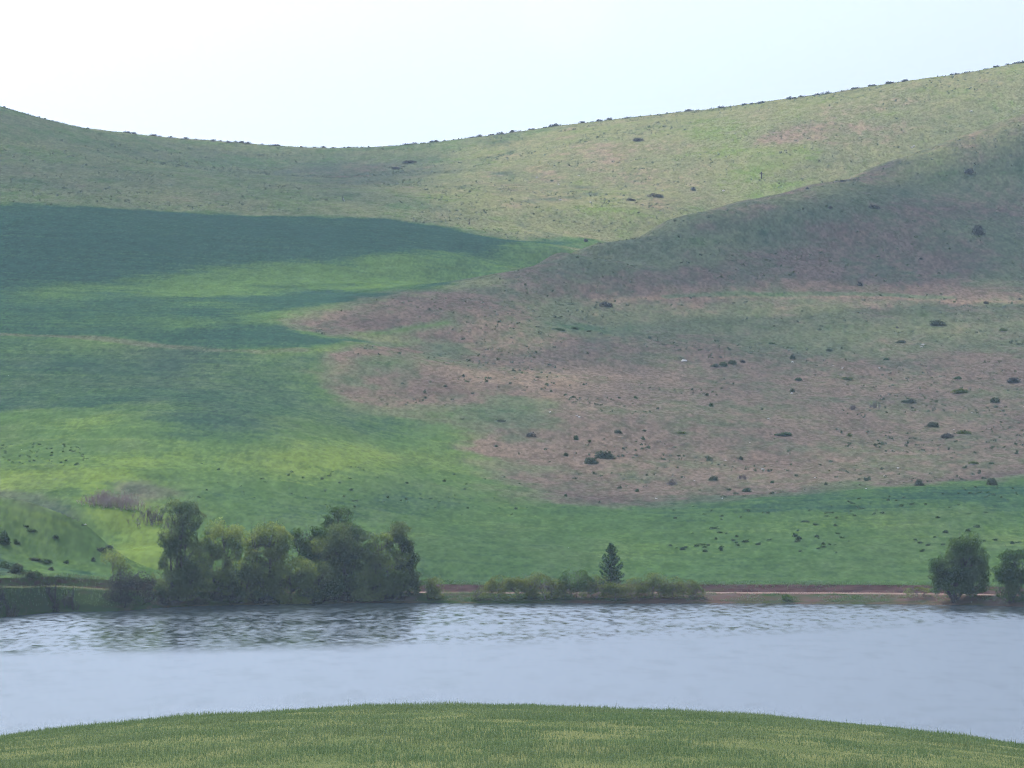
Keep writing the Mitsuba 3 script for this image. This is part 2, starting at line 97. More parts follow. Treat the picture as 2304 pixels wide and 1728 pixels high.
CLOUDS = [
([(-303.6, 992.5), (-290.6, 1001.1), (-277.4, 1010.3), (-263.8, 1018.9), (-253.7, 1022.5), (-243.6, 1026.1), (-233.3, 1029.7), (-223.0, 1032.3), (-212.6, 1035.5), (-202.2, 1038.7), (-194.1, 1041.7), (-185.9, 1044.2), (-177.7, 1047.3), (-172.6, 1044.4), (-167.6, 1042.0), (-162.6, 1040.0), (-159.0, 1036.6), (-155.6, 1032.3), (-152.4, 1019.2), (-156.0, 1010.9), (-159.4, 1006.4), (-162.9, 1000.5), (-170.0, 980.4), (-176.7, 972.9), (-183.4, 969.2), (-191.4, 964.6), (-199.2, 960.5), (-206.9, 955.4), (-211.4, 950.0), (-215.8, 944.1), (-220.1, 938.3), (-226.7, 932.2), (-233.2, 925.6), (-239.5, 919.1), (-245.1, 913.5), (-250.6, 907.4), (-256.1, 902.2), (-267.6, 894.6), (-278.9, 887.5), (-289.9, 880.4), (-294.6, 917.2), (-299.0, 953.6)], 1.45, 21),
([(-288.3, 867.8), (-274.4, 872.7), (-260.2, 877.0), (-245.8, 880.9), (-237.3, 881.0), (-228.7, 880.6), (-220.1, 879.7), (-213.3, 881.5), (-206.5, 883.9), (-199.7, 886.7), (-194.5, 886.7), (-189.3, 887.7), (-184.1, 888.7), (-186.1, 880.5), (-188.2, 873.8), (-190.2, 868.1), (-188.1, 863.5), (-186.1, 859.8), (-184.1, 855.7), (-186.6, 833.8), (-189.3, 825.2), (-192.0, 818.1), (-193.9, 811.0), (-195.7, 803.5), (-197.4, 794.4), (-199.9, 783.7), (-202.0, 769.6), (-204.0, 753.9), (-210.4, 748.4), (-216.9, 746.0), (-223.6, 745.5), (-240.0, 748.9), (-256.7, 752.3), (-273.1, 752.7), (-278.3, 790.6), (-282.8, 825.5)], 0.4, 36),
([(-179.0, 888.0), (-175.2, 895.7), (-171.3, 905.4), (-167.2, 914.6), (-163.7, 921.4), (-160.1, 926.7), (-156.5, 931.5), (-149.4, 942.6), (-142.5, 945.5), (-134.9, 961.4), (-127.3, 964.1), (-119.5, 968.7), (-111.7, 972.8), (-100.4, 980.8), (-88.9, 987.9), (-77.0, 996.3), (-67.9, 1004.4), (-58.0, 1016.8), (-48.0, 1027.7), (-38.8, 1031.5), (-29.6, 1034.3), (-20.5, 1036.7), (-8.1, 1038.4), (4.3, 1040.2), (16.9, 1041.9), (4.1, 1020.2), (-10.6, 986.3), (-27.5, 937.9), (-44.4, 939.4), (-61.6, 939.4), (-79.0, 937.4), (-95.1, 933.7), (-111.1, 929.5), (-126.9, 924.8), (-137.2, 916.8), (-147.4, 903.0), (-157.3, 886.2), (-164.9, 877.2), (-172.2, 871.1), (-179.4, 865.1), (-179.3, 871.4), (-179.1, 878.2)], 3.2, 10),
([(-174.8, 816.8), (-169.4, 845.5), (-163.5, 867.1), (-157.3, 886.2), (-146.9, 896.5), (-136.2, 904.3), (-125.6, 908.2), (-95.2, 912.9), (-64.7, 915.7), (-34.4, 916.0), (-48.5, 868.4), (-62.2, 819.1), (-76.3, 763.0), (-89.8, 765.0), (-103.4, 767.0), (-117.2, 767.5), (-128.5, 769.3), (-139.9, 770.7), (-151.4, 771.6), (-156.8, 774.2), (-162.3, 776.3), (-167.9, 777.4), (-170.1, 789.1), (-172.4, 802.8)], 0.9, 30),
([(-207.4, 697.5), (-200.8, 707.5), (-193.9, 718.5), (-186.7, 729.1), (-180.2, 743.2), (-173.3, 755.8), (-166.1, 762.3), (-159.0, 765.2), (-152.0, 766.6), (-144.9, 768.5), (-120.7, 773.9), (-96.0, 779.9), (-70.9, 784.9), (-83.6, 733.6), (-93.9, 692.2), (-103.8, 650.2), (-131.3, 660.4), (-160.4, 662.9), (-189.8, 664.4), (-196.1, 663.9), (-202.1, 661.4), (-208.2, 658.8), (-211.0, 664.6), (-213.8, 669.4), (-216.8, 674.6), (-213.7, 681.8), (-210.5, 688.4)], 1.0, 14),
([(-253.9, 634.6), (-247.6, 640.2), (-241.4, 647.7), (-234.7, 653.3), (-231.5, 653.9), (-228.3, 654.4), (-225.4, 657.0), (-224.2, 684.4), (-219.8, 686.0), (-215.5, 689.0), (-212.0, 692.2), (-208.5, 696.4), (-205.1, 702.2), (-205.3, 685.0), (-205.7, 672.2), (-206.0, 659.9), (-222.2, 639.5), (-237.4, 623.7), (-254.4, 623.7), (-253.2, 622.2), (-253.1, 626.1)], 0.25, 9),
([(-318.1, 1127.7), (-303.3, 1142.1), (-288.5, 1161.8), (-274.7, 1197.5), (-265.8, 1214.9), (-257.4, 1242.7), (-247.0, 1250.7), (-235.0, 1270.9), (-221.8, 1277.9), (-208.3, 1278.6), (-201.1, 1276.2), (-193.8, 1271.9), (-186.6, 1266.2), (-181.2, 1250.5), (-175.9, 1225.3), (-171.0, 1185.1), (-172.9, 1129.6), (-174.6, 1096.4), (-176.3, 1075.5), (-185.1, 1066.7), (-193.7, 1057.9), (-202.1, 1049.1), (-212.7, 1045.5), (-223.1, 1040.9), (-233.5, 1036.9), (-258.0, 1024.6), (-281.6, 1011.8), (-304.4, 999.1), (-309.3, 1042.6), (-314.3, 1087.5)], 1.4, 38)]
SHRUBS = [
[11.69, 544.5, 1.73, 1.59, 'sage', 'round dark grey-green shrub left of a wider one low on the brown hillside'],
[14.45, 549.5, 3.07, 1.4, 'sage', 'wide dark grey-green shrub right of a round one low on the brown hillside'],
[2.86, 562.5, 1.0, 0.93, 'brush', 'dark purple-grey shrub just above the pink bare tip of the lower brown slope'],
[68.63, 521.0, 1.65, 1.65, 'sage', 'tall dark blue-green bush on the upper meadow edge at far right'],
[58.17, 521.0, 1.79, 0.99, 'sage', 'low dark twin-topped bush on the meadow edge, second from right'],
[101.34, 791.0, 3.12, 2.51, 'brush', 'large dark round shrub high on the shaded slope near the right edge'],
[36.84, 928.0, 2.83, 1.3, 'brush', 'dark dome shrub in the middle of the sunlit back hill'],
[47.05, 945.5, 1.44, 1.2, 'brush', 'small dark shrub right of the dome shrub on the back hill'],
[35.85, 1035.5, 3.16, 1.18, 'brush', 'dark shrub highest up on the sunlit back hill below the skyline'],
[30.06, 915.5, 1.86, 0.81, 'brush', 'flat dark shrub left of the dome shrub on the back hill'],
[83.01, 706.5, 2.69, 1.26, 'sage', 'broad dark shrub on the green band of the hillside below the track'],
[73.12, 685.5, 2.09, 0.78, 'sage', 'flat dark shrub with a white stone to its right on the hillside'],
[18.48, 712.5, 2.53, 1.27, 'brush', 'dark shrub on the hillside at the left end of the track'],
[51.31, 666.0, 1.18, 1.27, 'sage', 'dark upright shrub in the middle of the hillside'],
[36.03, 653.0, 1.49, 0.75, 'sage', 'leftmost shrub in the row of four low shrubs on the hillside'],
[37.94, 654.5, 1.83, 0.91, 'grass', 'second shrub from left in the row of four low shrubs'],
[40.0, 657.0, 1.67, 1.0, 'sage', 'third shrub from left in the row of four low shrubs'],
[41.75, 659.5, 1.17, 0.59, 'brush', 'rightmost and lowest shrub in the row of four low shrubs'],
[88.59, 643.0, 2.78, 1.06, 'brush', 'wide dark purple-grey shrub on the hillside at the right edge'],
[68.72, 576.0, 1.98, 0.95, 'brush', 'dark shrub with bright grass beside it low on the right hillside'],
[66.54, 614.5, 2.11, 0.94, 'sage', 'dark green oval shrub on the right part of the brown hillside'],
[67.77, 590.0, 2.17, 0.97, 'sage', 'grey-green shrub between two darker ones low on the right hillside'],
[77.47, 629.0, 2.24, 0.96, 'grass', 'brightest yellow-green grass clump on the right hillside'],
[82.06, 618.5, 1.89, 1.34, 'sage', 'soft grey-green bush right of the bright grass clump'],
[80.61, 804.0, 2.35, 1.33, 'brush', 'dark shrub just under the shadow edge of the front hill'],
[106.4, 847.0, 2.48, 1.29, 'brush', 'dark shrub on the front hill close to its crest at right'],
[17.49, 848.5, 0.97, 1.08, 'brush', 'tiny shrub standing on the crest where the front hill meets the field'],
[8.93, 675.5, 2.4, 0.69, 'grass', 'long dark green clump on the left hillside, left one of two'],
[11.67, 680.0, 1.73, 0.6, 'grass', 'short dark green clump on the left hillside, right one of two'],
[71.2, 744.5, 1.32, 1.32, 'brush', 'faint grey shrub just above the track on the hillside'],
[22.99, 524.5, 1.47, 0.87, 'bare', 'purple-grey twiggy bush near the lower edge of the brown hillside'],
[28.95, 527.5, 1.14, 0.94, 'sage', 'grey-green bush on the lower brown hillside left of the middle'],
[33.0, 516.5, 1.12, 0.66, 'grass', 'bright dark-green clump at the lower edge of the brown hillside'],
[33.43, 529.5, 1.08, 0.74, 'bare', 'pale purple bush above the bright clump at the lower edge'],
[60.65, 608.0, 1.55, 0.93, 'bare', 'pale purple-grey bush left of the dark green oval shrub'],
[56.63, 605.5, 1.15, 0.92, 'bare', 'second pale purple-grey bush left of the dark green oval shrub'],
[42.23, 576.0, 2.49, 0.59, 'grass', 'long thin green grass clump across the middle of the brown hillside'],
[-33.53, 1049.5, 2.93, 0.93, 'brush', 'left dark shrub of the pair near the saddle on the back hill'],
[-30.06, 1068.5, 4.89, 0.81, 'brush', 'long dark row of brush near the saddle on the back hill']]
CLUMPS = [[9.86, 562.5, 1.07, 0.86, 'grass', 'small green grass clump, right of the dark shrub above the pink tip'], [16.77, 569.0, 1.37, 0.72, 'sage', 'small grey-green shrub, above and right of the round grey-green shrub on the brown slope'], [26.62, 572.5, 1.09, 0.58, 'bright', 'small bright grass clump, far left of the long thin grass clump'], [17.73, 517.0, 0.72, 0.59, 'grass', 'small green grass clump, left of and below the purple-grey twiggy bush'], [33.21, 603.5, 1.0, 0.77, 'grass', 'small green grass clump, well below the row of four low shrubs'], [32.96, 617.5, 0.78, 0.71, 'sage', 'small grey-green shrub, below and left of the row of four low shrubs'], [20.83, 607.0, 0.69, 0.54, 'grass', 'small green grass clump, far left of and below the pale boulder'], [8.1, 549.5, 0.77, 0.84, 'sage', 'small grey-green shrub, just left of and above the round grey-green shrub on the brown slope'], [7.51, 510.0, 0.58, 0.45, 'grass', 'small green grass clump, below and left of the round grey-green shrub on the brown slope'], [-1.46, 573.0, 1.38, 0.44, 'sage', 'small grey-green shrub, left of and above the dark shrub above the pink tip'], [50.47, 642.5, 1.71, 0.65, 'grass', 'small green grass clump, below the dark upright shrub in mid hillside'], [47.98, 625.0, 1.19, 0.71, 'sage', 'small grey-green shrub, below the dark upright shrub in mid hillside'], [37.51, 525.5, 0.6, 0.47, 'grass', 'small green grass clump, just right of and above the bright clump at the brown edge'], [56.67, 567.5, 0.72, 0.43, 'sage', 'small grey-green shrub, left of the dark shrub beside bright grass'], [53.61, 578.0, 1.03, 0.59, 'bright', 'small bright grass clump, right of the long thin grass clump'], [34.69, 550.5, 0.91, 0.63, 'sage', 'small grey-green shrub, above the bright clump at the brown edge'], [41.65, 534.0, 0.61, 0.54, 'sage', 'small grey-green shrub, right of and above the bright clump at the brown edge'], [68.76, 544.0, 1.38, 0.62, 'bright', 'small bright grass clump, above and left of the tall bush on the meadow edge'], [71.67, 543.5, 0.76, 0.41, 'grass', 'small green grass clump, above the tall bush on the meadow edge'], [71.78, 580.0, 1.77, 0.74, 'bright', 'small bright grass clump, just right of and above the dark shrub beside bright grass'], [59.27, 645.0, 1.56, 0.66, 'bright', 'small bright grass clump, right of and below the dark upright shrub in mid hillside'], [48.63, 683.0, 1.3, 0.52, 'grass', 'small green grass clump, left of and above the dark upright shrub in mid hillside'], [68.6, 667.0, 1.44, 0.51, 'grass', 'small green grass clump, far left of and below the broad dark shrub below the track'], [58.91, 676.5, 1.63, 0.69, 'sage', 'small grey-green shrub, right of and above the dark upright shrub in mid hillside'], [74.32, 702.5, 0.62, 0.54, 'brush', 'small dark shrub, left of the broad dark shrub below the track'], [94.77, 728.5, 1.02, 0.65, 'brush', 'small dark shrub, right of and above the broad dark shrub below the track'], [102.0, 732.5, 0.74, 0.47, 'brush', 'small dark shrub, far right of and above the broad dark shrub below the track'], [78.72, 646.5, 1.73, 0.66, 'grass', 'small green grass clump, left of the wide dark shrub at the right edge'], [94.34, 700.0, 1.87, 0.71, 'bright', 'small bright grass clump, right of the broad dark shrub below the track'], [76.48, 837.0, 1.38, 0.64, 'brush', 'small dark shrub, left of and above the dark shrub under the shadow edge'], [66.74, 822.0, 0.94, 0.73, 'brush', 'small dark shrub, far left of and above the dark shrub under the shadow edge'], [70.03, 800.0, 1.12, 0.71, 'brush', 'small dark shrub, left of the dark shrub under the shadow edge'], [86.53, 769.5, 1.17, 0.59, 'brush', 'small dark shrub, far left of and below the large dark shrub high at right'], [89.08, 758.0, 0.96, 0.48, 'sage', 'small grey-green shrub, well below and left of the large dark shrub high at right'], [-8.23, 610.5, 0.7, 0.47, 'sage', 'small grey-green shrub, well above and left of the dark shrub above the pink tip'], [-11.09, 597.5, 0.61, 0.46, 'sage', 'small grey-green shrub, far left of and above the dark shrub above the pink tip'], [-4.32, 607.0, 0.69, 0.46, 'sage', 'small grey-green shrub, far left of and below the pair of dark green clumps'], [-6.5, 595.0, 0.6, 0.38, 'sage', 'small grey-green shrub, far left of and above the round grey-green shrub on the brown slope'], [0.32, 628.5, 0.72, 0.48, 'sage', 'small grey-green shrub, well above the dark shrub above the pink tip'], [4.27, 621.5, 0.63, 0.47, 'sage', 'small grey-green shrub, well below and left of the pair of dark green clumps'], [6.45, 604.0, 0.69, 0.46, 'sage', 'small grey-green shrub, well below the pair of dark green clumps'], [-13.88, 587.0, 0.67, 0.45, 'sage', 'small grey-green shrub, far left of and below the dark shrub at the track end'], [-17.89, 596.5, 0.68, 0.38, 'sage', 'small grey-green shrub, far left of the pale boulder'], [13.69, 656.5, 0.67, 0.42, 'sage', 'small grey-green shrub, below and right of the pair of dark green clumps'], [20.66, 572.5, 0.65, 0.44, 'sage', 'small grey-green shrub, far right of and above the round grey-green shrub on the brown slope'], [23.7, 594.0, 0.6, 0.38, 'sage', 'small grey-green shrub, well below and left of the pale boulder']]
MEADOW_CLUMPS = [[63.9, 509.0, 0.65, 0.27], [56.39, 497.0, 0.53, 0.23], [44.04, 486.0, 0.29, 0.13], [51.9, 464.0, 0.81, 0.27], [54.36, 496.5, 0.54, 0.23], [46.19, 499.5, 0.55, 0.25], [22.0, 496.0, 0.41, 0.17], [26.99, 474.5, 0.6, 0.26], [43.17, 485.0, 0.56, 0.28], [57.22, 510.5, 0.43, 0.13], [20.78, 461.5, 0.43, 0.17], [28.56, 465.5, 0.42, 0.2], [40.95, 463.0, 0.39, 0.12], [26.48, 478.0, 0.88, 0.35], [52.84, 495.0, 0.6, 0.22], [46.45, 498.0, 0.55, 0.22], [42.4, 470.0, 0.36, 0.11], [43.06, 466.5, 0.38, 0.13], [39.28, 469.5, 0.75, 0.34], [59.99, 507.5, 0.55, 0.2], [54.65, 462.0, 0.64, 0.28], [32.17, 495.0, 0.45, 0.14], [39.38, 461.0, 0.82, 0.25], [49.12, 491.5, 0.49, 0.22], [59.41, 494.5, 0.5, 0.17], [33.01, 467.5, 0.47, 0.23], [29.61, 466.0, 0.61, 0.21], [27.2, 474.5, 0.5, 0.24], [37.05, 474.5, 0.47, 0.21], [23.33, 463.0, 0.87, 0.3], [70.93, 507.0, 0.34, 0.12], [23.52, 474.5, 0.46, 0.14], [27.08, 494.5, 0.42, 0.18], [45.7, 487.0, 0.49, 0.24], [24.93, 463.5, 0.58, 0.26], [53.85, 497.0, 0.29, 0.13], [42.44, 478.5, 0.59, 0.29], [57.41, 463.5, 0.56, 0.21], [58.96, 509.0, 0.35, 0.11], [52.93, 462.5, 0.44, 0.21], [65.51, 504.5, 0.42, 0.2], [56.54, 484.5, 0.77, 0.27], [56.25, 472.5, 0.87, 0.43], [39.07, 482.5, 0.61, 0.27], [48.47, 488.5, 0.38, 0.15], [42.44, 469.0, 0.55, 0.21], [47.62, 502.0, 0.64, 0.26], [42.84, 490.0, 0.57, 0.2], [65.49, 510.0, 0.47, 0.23], [39.59, 463.5, 0.62, 0.3], [52.29, 505.0, 0.42, 0.19], [40.32, 463.0, 0.46, 0.2], [39.29, 468.0, 0.4, 0.13], [35.88, 493.0, 0.27, 0.09], [40.66, 457.0, 0.36, 0.17], [60.91, 497.0, 0.34, 0.17], [52.62, 500.0, 0.49, 0.17], [27.92, 486.0, 0.42, 0.19], [28.38, 468.0, 0.73, 0.26], [66.61, 510.5, 0.5, 0.17], [61.62, 465.5, 0.69, 0.24], [26.41, 459.5, 0.54, 0.22], [63.59, 489.5, 0.52, 0.21], [54.32, 468.5, 0.48, 0.24], [31.22, 464.5, 0.39, 0.14], [29.96, 466.0, 0.5, 0.17], [67.04, 508.0, 0.64, 0.25], [54.93, 497.5, 0.41, 0.18], [40.24, 492.5, 0.44, 0.15], [31.99, 493.0, 0.34, 0.14], [44.97, 494.5, 0.26, 0.09], [31.97, 494.5, 0.48, 0.19], [52.96, 496.0, 0.49, 0.24], [35.2, 496.5, 0.32, 0.14], [42.31, 472.0, 0.64, 0.25], [42.34, 490.0, 0.58, 0.2], [21.54, 460.5, 0.88, 0.41], [24.33, 459.0, 0.79, 0.3], [24.16, 464.0, 0.73, 0.25], [67.7, 504.0, 0.49, 0.24], [64.23, 463.0, 0.51, 0.23], [70.64, 514.5, 0.48, 0.24], [54.13, 504.0, 0.57, 0.24], [51.2, 457.0, 0.67, 0.33], [63.86, 513.5, 0.45, 0.21], [42.04, 487.0, 0.51, 0.24], [58.59, 468.5, 0.66, 0.28], [58.68, 494.5, 0.28, 0.09], [28.18, 489.5, 0.6, 0.2], [52.72, 462.0, 0.78, 0.25], [30.62, 488.0, 0.39, 0.18], [38.57, 482.5, 0.85, 0.27], [64.78, 508.5, 0.43, 0.16], [21.86, 462.0, 0.68, 0.24], [36.21, 458.0, 0.58, 0.23], [26.41, 470.0, 0.53, 0.26], [20.1, 463.0, 0.57, 0.23], [27.83, 473.5, 0.37, 0.18], [45.2, 489.5, 0.43, 0.14], [63.82, 515.5, 0.41, 0.13], [51.62, 466.5, 0.6, 0.24], [46.91, 495.5, 0.45, 0.18], [66.14, 506.0, 0.46, 0.18], [68.2, 501.5, 0.4, 0.18], [52.13, 464.0, 0.55, 0.22], [34.67, 491.5, 0.57, 0.25], [61.17, 488.0, 0.49, 0.17], [46.69, 498.0, 0.39, 0.16], [47.45, 493.5, 0.34, 0.16], [45.7, 491.5, 0.58, 0.18], [60.2, 464.5, 0.43, 0.21], [38.49, 460.0, 0.54, 0.17], [24.39, 462.0, 0.7, 0.23], [68.52, 515.0, 0.6, 0.23], [55.56, 512.0, 0.37, 0.14], [60.47, 491.5, 0.26, 0.11], [40.16, 479.5, 0.75, 0.3], [45.72, 498.5, 0.33, 0.13], [22.01, 488.0, 0.64, 0.24], [47.13, 493.0, 0.6, 0.28], [33.78, 492.5, 0.3, 0.13], [31.11, 464.0, 0.71, 0.26], [48.65, 489.0, 0.41, 0.2], [49.57, 489.0, 0.64, 0.24], [61.08, 502.0, 0.32, 0.12], [24.74, 499.0, 0.32, 0.12], [29.06, 471.5, 0.67, 0.24], [62.25, 508.5, 0.51, 0.23], [70.34, 507.5, 0.31, 0.11], [51.59, 500.0, 0.62, 0.28], [48.9, 497.0, 0.32, 0.12], [50.5, 497.0, 0.27, 0.08], [58.04, 512.5, 0.32, 0.15], [70.45, 509.5, 0.46, 0.18], [43.49, 496.0, 0.36, 0.13], [28.7, 463.5, 0.68, 0.22], [36.5, 466.0, 0.75, 0.32], [26.01, 491.5, 0.48, 0.15], [65.72, 516.5, 0.51, 0.25], [36.76, 470.0, 0.78, 0.47], [36.69, 467.5, 0.89, 0.53], [29.88, 466.0, 0.65, 0.39], [26.4, 461.0, 0.7, 0.42], [63.36, 462.0, 0.7, 0.42], [60.75, 476.5, 0.79, 0.47], [59.05, 473.5, 0.72, 0.43]]
SLOPE_CLUMPS = [[-22.26, 500.5, 0.35, 0.16], [-21.46, 508.5, 0.26, 0.14], [-25.06, 490.0, 0.4, 0.23], [-24.95, 501.0, 0.26, 0.13], [-25.92, 497.0, 0.52, 0.31], [-7.2, 495.0, 0.36, 0.13], [-22.52, 507.5, 0.39, 0.18], [-7.92, 498.0, 0.26, 0.14], [-8.49, 523.5, 0.48, 0.18], [-5.97, 491.5, 0.44, 0.24], [-0.02, 490.0, 0.45, 0.17], [-1.14, 527.5, 0.46, 0.19], [-23.51, 496.5, 0.42, 0.23], [-14.34, 493.5, 0.46, 0.27], [-35.14, 478.5, 0.27, 0.14], [-28.44, 495.5, 0.43, 0.2], [-6.58, 507.5, 0.57, 0.22], [-1.71, 494.5, 0.29, 0.13], [-17.67, 488.5, 0.26, 0.15], [-40.51, 473.0, 0.51, 0.23], [-33.03, 489.0, 0.47, 0.19], [-20.63, 481.5, 0.53, 0.28], [-35.35, 480.5, 0.27, 0.13], [-42.28, 497.0, 0.31, 0.16], [-30.1, 498.0, 0.42, 0.24], [-5.33, 493.0, 0.27, 0.14], [-24.77, 503.0, 0.36, 0.14], [-12.41, 495.0, 0.46, 0.19], [-2.45, 502.5, 0.31, 0.14], [-29.3, 484.0, 0.41, 0.19], [-1.21, 505.0, 0.3, 0.11], [-15.01, 492.0, 0.38, 0.17], [-40.11, 478.5, 0.39, 0.22], [-14.58, 504.5, 0.55, 0.29], [-36.1, 483.5, 0.33, 0.15], [-21.21, 485.5, 0.45, 0.21], [-9.73, 512.5, 0.53, 0.31], [0.57, 495.0, 0.54, 0.3], [-21.7, 508.5, 0.33, 0.13], [-17.2, 489.0, 0.31, 0.17], [-16.78, 492.5, 0.5, 0.27], [-30.55, 495.5, 0.52, 0.25], [-27.3, 482.5, 0.39, 0.19], [-7.86, 501.0, 0.32, 0.14], [-8.62, 498.5, 0.28, 0.16], [-20.67, 507.5, 0.28, 0.17], [-6.76, 486.0, 0.38, 0.15], [-18.55, 504.5, 0.43, 0.21], [2.06, 496.0, 0.31, 0.15], [-10.37, 490.0, 0.4, 0.14], [-22.48, 488.0, 0.41, 0.24], [1.13, 520.5, 0.33, 0.2], [-6.59, 513.0, 0.48, 0.17], [-33.68, 477.0, 0.31, 0.18], [-9.87, 494.5, 0.41, 0.16], [-11.06, 496.0, 0.46, 0.25], [-39.88, 493.5, 0.47, 0.26], [-39.11, 484.5, 0.29, 0.11], [-33.65, 491.0, 0.45, 0.22], [-11.31, 488.0, 0.32, 0.14], [-5.7, 500.0, 0.33, 0.13], [-20.72, 486.0, 0.48, 0.25], [-25.6, 489.0, 0.31, 0.13], [-25.08, 499.5, 0.49, 0.27], [-12.5, 498.0, 0.31, 0.16], [-24.52, 479.5, 0.32, 0.12], [-21.83, 493.0, 0.53, 0.29], [-29.78, 487.5, 0.29, 0.15], [-14.07, 491.5, 0.29, 0.14], [-3.88, 523.5, 0.3, 0.18]]
VALLEY_CLUMPS = [[-62.34, 506.5, 0.48, 0.19], [-67.12, 508.0, 0.27, 0.11], [-69.8, 508.0, 0.3, 0.12], [-72.21, 506.5, 0.28, 0.11], [-65.36, 493.5, 0.45, 0.18], [-65.73, 507.5, 0.5, 0.2], [-72.53, 509.0, 0.45, 0.18], [-62.65, 494.0, 0.32, 0.13], [-58.67, 491.5, 0.26, 0.1], [-58.03, 493.5, 0.46, 0.19], [-64.68, 494.0, 0.48, 0.19], [-59.99, 503.0, 0.3, 0.12], [-63.1, 500.0, 0.47, 0.19], [-66.58, 505.5, 0.35, 0.14], [-58.12, 495.0, 0.29, 0.12], [-69.82, 502.0, 0.5, 0.2], [-65.4, 503.5, 0.31, 0.12], [-68.57, 499.0, 0.31, 0.12], [-69.83, 494.0, 0.42, 0.17], [-64.29, 503.5, 0.36, 0.15], [-60.3, 503.5, 0.37, 0.15], [-71.08, 502.0, 0.28, 0.11], [-60.1, 489.5, 0.27, 0.11], [-65.98, 491.5, 0.28, 0.11], [-61.63, 506.5, 0.38, 0.15], [-60.42, 493.5, 0.45, 0.18], [-67.43, 498.5, 0.29, 0.11], [-57.64, 494.5, 0.35, 0.14], [-64.93, 497.5, 0.34, 0.14], [-66.46, 492.0, 0.29, 0.12], [-58.65, 498.0, 0.37, 0.15], [-66.71, 508.5, 0.34, 0.14], [-66.72, 507.5, 0.26, 0.1], [-71.79, 498.0, 0.25, 0.1], [-58.43, 496.5, 0.43, 0.17], [-71.51, 499.5, 0.31, 0.12], [-59.54, 502.0, 0.31, 0.12], [-66.48, 502.5, 0.29, 0.12], [-61.82, 504.5, 0.49, 0.2], [-60.88, 492.0, 0.43, 0.17], [-58.6, 490.0, 0.25, 0.1], [-67.52, 492.5, 0.39, 0.15], [-59.23, 499.5, 0.34, 0.14], [-60.95, 503.5, 0.36, 0.14], [-60.74, 501.0, 0.42, 0.17], [-70.75, 505.0, 0.51, 0.2], [-70.3, 506.0, 0.26, 0.1], [-71.3, 501.5, 0.41, 0.16], [-58.58, 489.5, 0.34, 0.13], [-65.35, 501.0, 0.37, 0.15], [-60.28, 500.5, 0.44, 0.18], [-60.26, 500.5, 0.34, 0.14], [-70.4, 496.5, 0.45, 0.18], [-63.75, 503.5, 0.44, 0.17], [-68.21, 494.0, 0.49, 0.2], [-67.27, 497.5, 0.37, 0.15], [-66.5, 492.5, 0.33, 0.13], [-60.35, 494.0, 0.28, 0.11], [-60.77, 501.5, 0.35, 0.14], [-66.07, 501.0, 0.36, 0.14], [-61.93, 502.5, 0.3, 0.12], [-61.66, 500.5, 0.39, 0.16], [-69.26, 496.5, 0.41, 0.16], [-62.13, 491.0, 0.27, 0.11], [-65.88, 507.5, 0.35, 0.14], [-62.29, 493.0, 0.32, 0.13], [-58.5, 490.5, 0.48, 0.19], [-65.65, 497.0, 0.37, 0.15], [-71.78, 504.0, 0.47, 0.19], [-69.7, 500.5, 0.43, 0.17], [-66.13, 498.0, 0.4, 0.16], [-71.56, 508.5, 0.39, 0.16], [-63.05, 498.0, 0.5, 0.2], [-71.08, 507.5, 0.47, 0.19], [-58.5, 490.0, 0.47, 0.19]]
KNOLL_SHRUBS = [[-57.12, 422.0, 0.64, 0.59, 'dark upright shrub in the upper middle of the left knoll'], [-56.75, 426.0, 0.43, 0.27, 'tiny dark spot of brush high on the left knoll'], [-58.7, 421.0, 1.39, 1.28, 'big dark shrub cut by the left edge above the bank'], [-54.65, 419.5, 1.17, 0.32, 'low flat shrub below the upright one on the left knoll'], [-53.58, 419.5, 1.39, 0.37, 'long low shrub right of a flat one on the left knoll'], [-55.98, 425.5, 0.76, 0.32, 'low shrub just above and right of the upright one on the knoll'], [-53.28, 425.5, 0.76, 0.32, 'low shrub on the middle slope of the knoll, right of the upright one'], [-54.64, 400.0, 1.63, 1.02, 'wide dark shrub low on the knoll near the left edge'], [-52.61, 400.0, 1.52, 0.76, 'dark shrub just above the dirt track at the left'], [-52.41, 414.5, 0.74, 0.42, 'small dark shrub on the lower right slope of the knoll'], [-47.98, 426.5, 0.98, 0.65, 'dark shrub at the right foot of the knoll by the gully'], [-47.45, 429.0, 1.09, 0.44, 'flat shrub right of the dark one at the foot of the knoll'], [-48.66, 423.0, 0.54, 0.43, 'thin upright shrub left of the dark one at the foot of the knoll'], [-52.92, 398.5, 1.52, 0.76, 'dark flat shrub beside the track at the far left'], [-56.7, 407.5, 1.55, 0.72, 'dark low shrub at the left edge below the big one'], [-51.57, 420.5, 0.53, 0.32, 'tiny low shrub in the lower middle of the knoll'], [-50.68, 431.0, 0.33, 0.22, 'tiny shrub beside the white stone at the top edge of the knoll']]
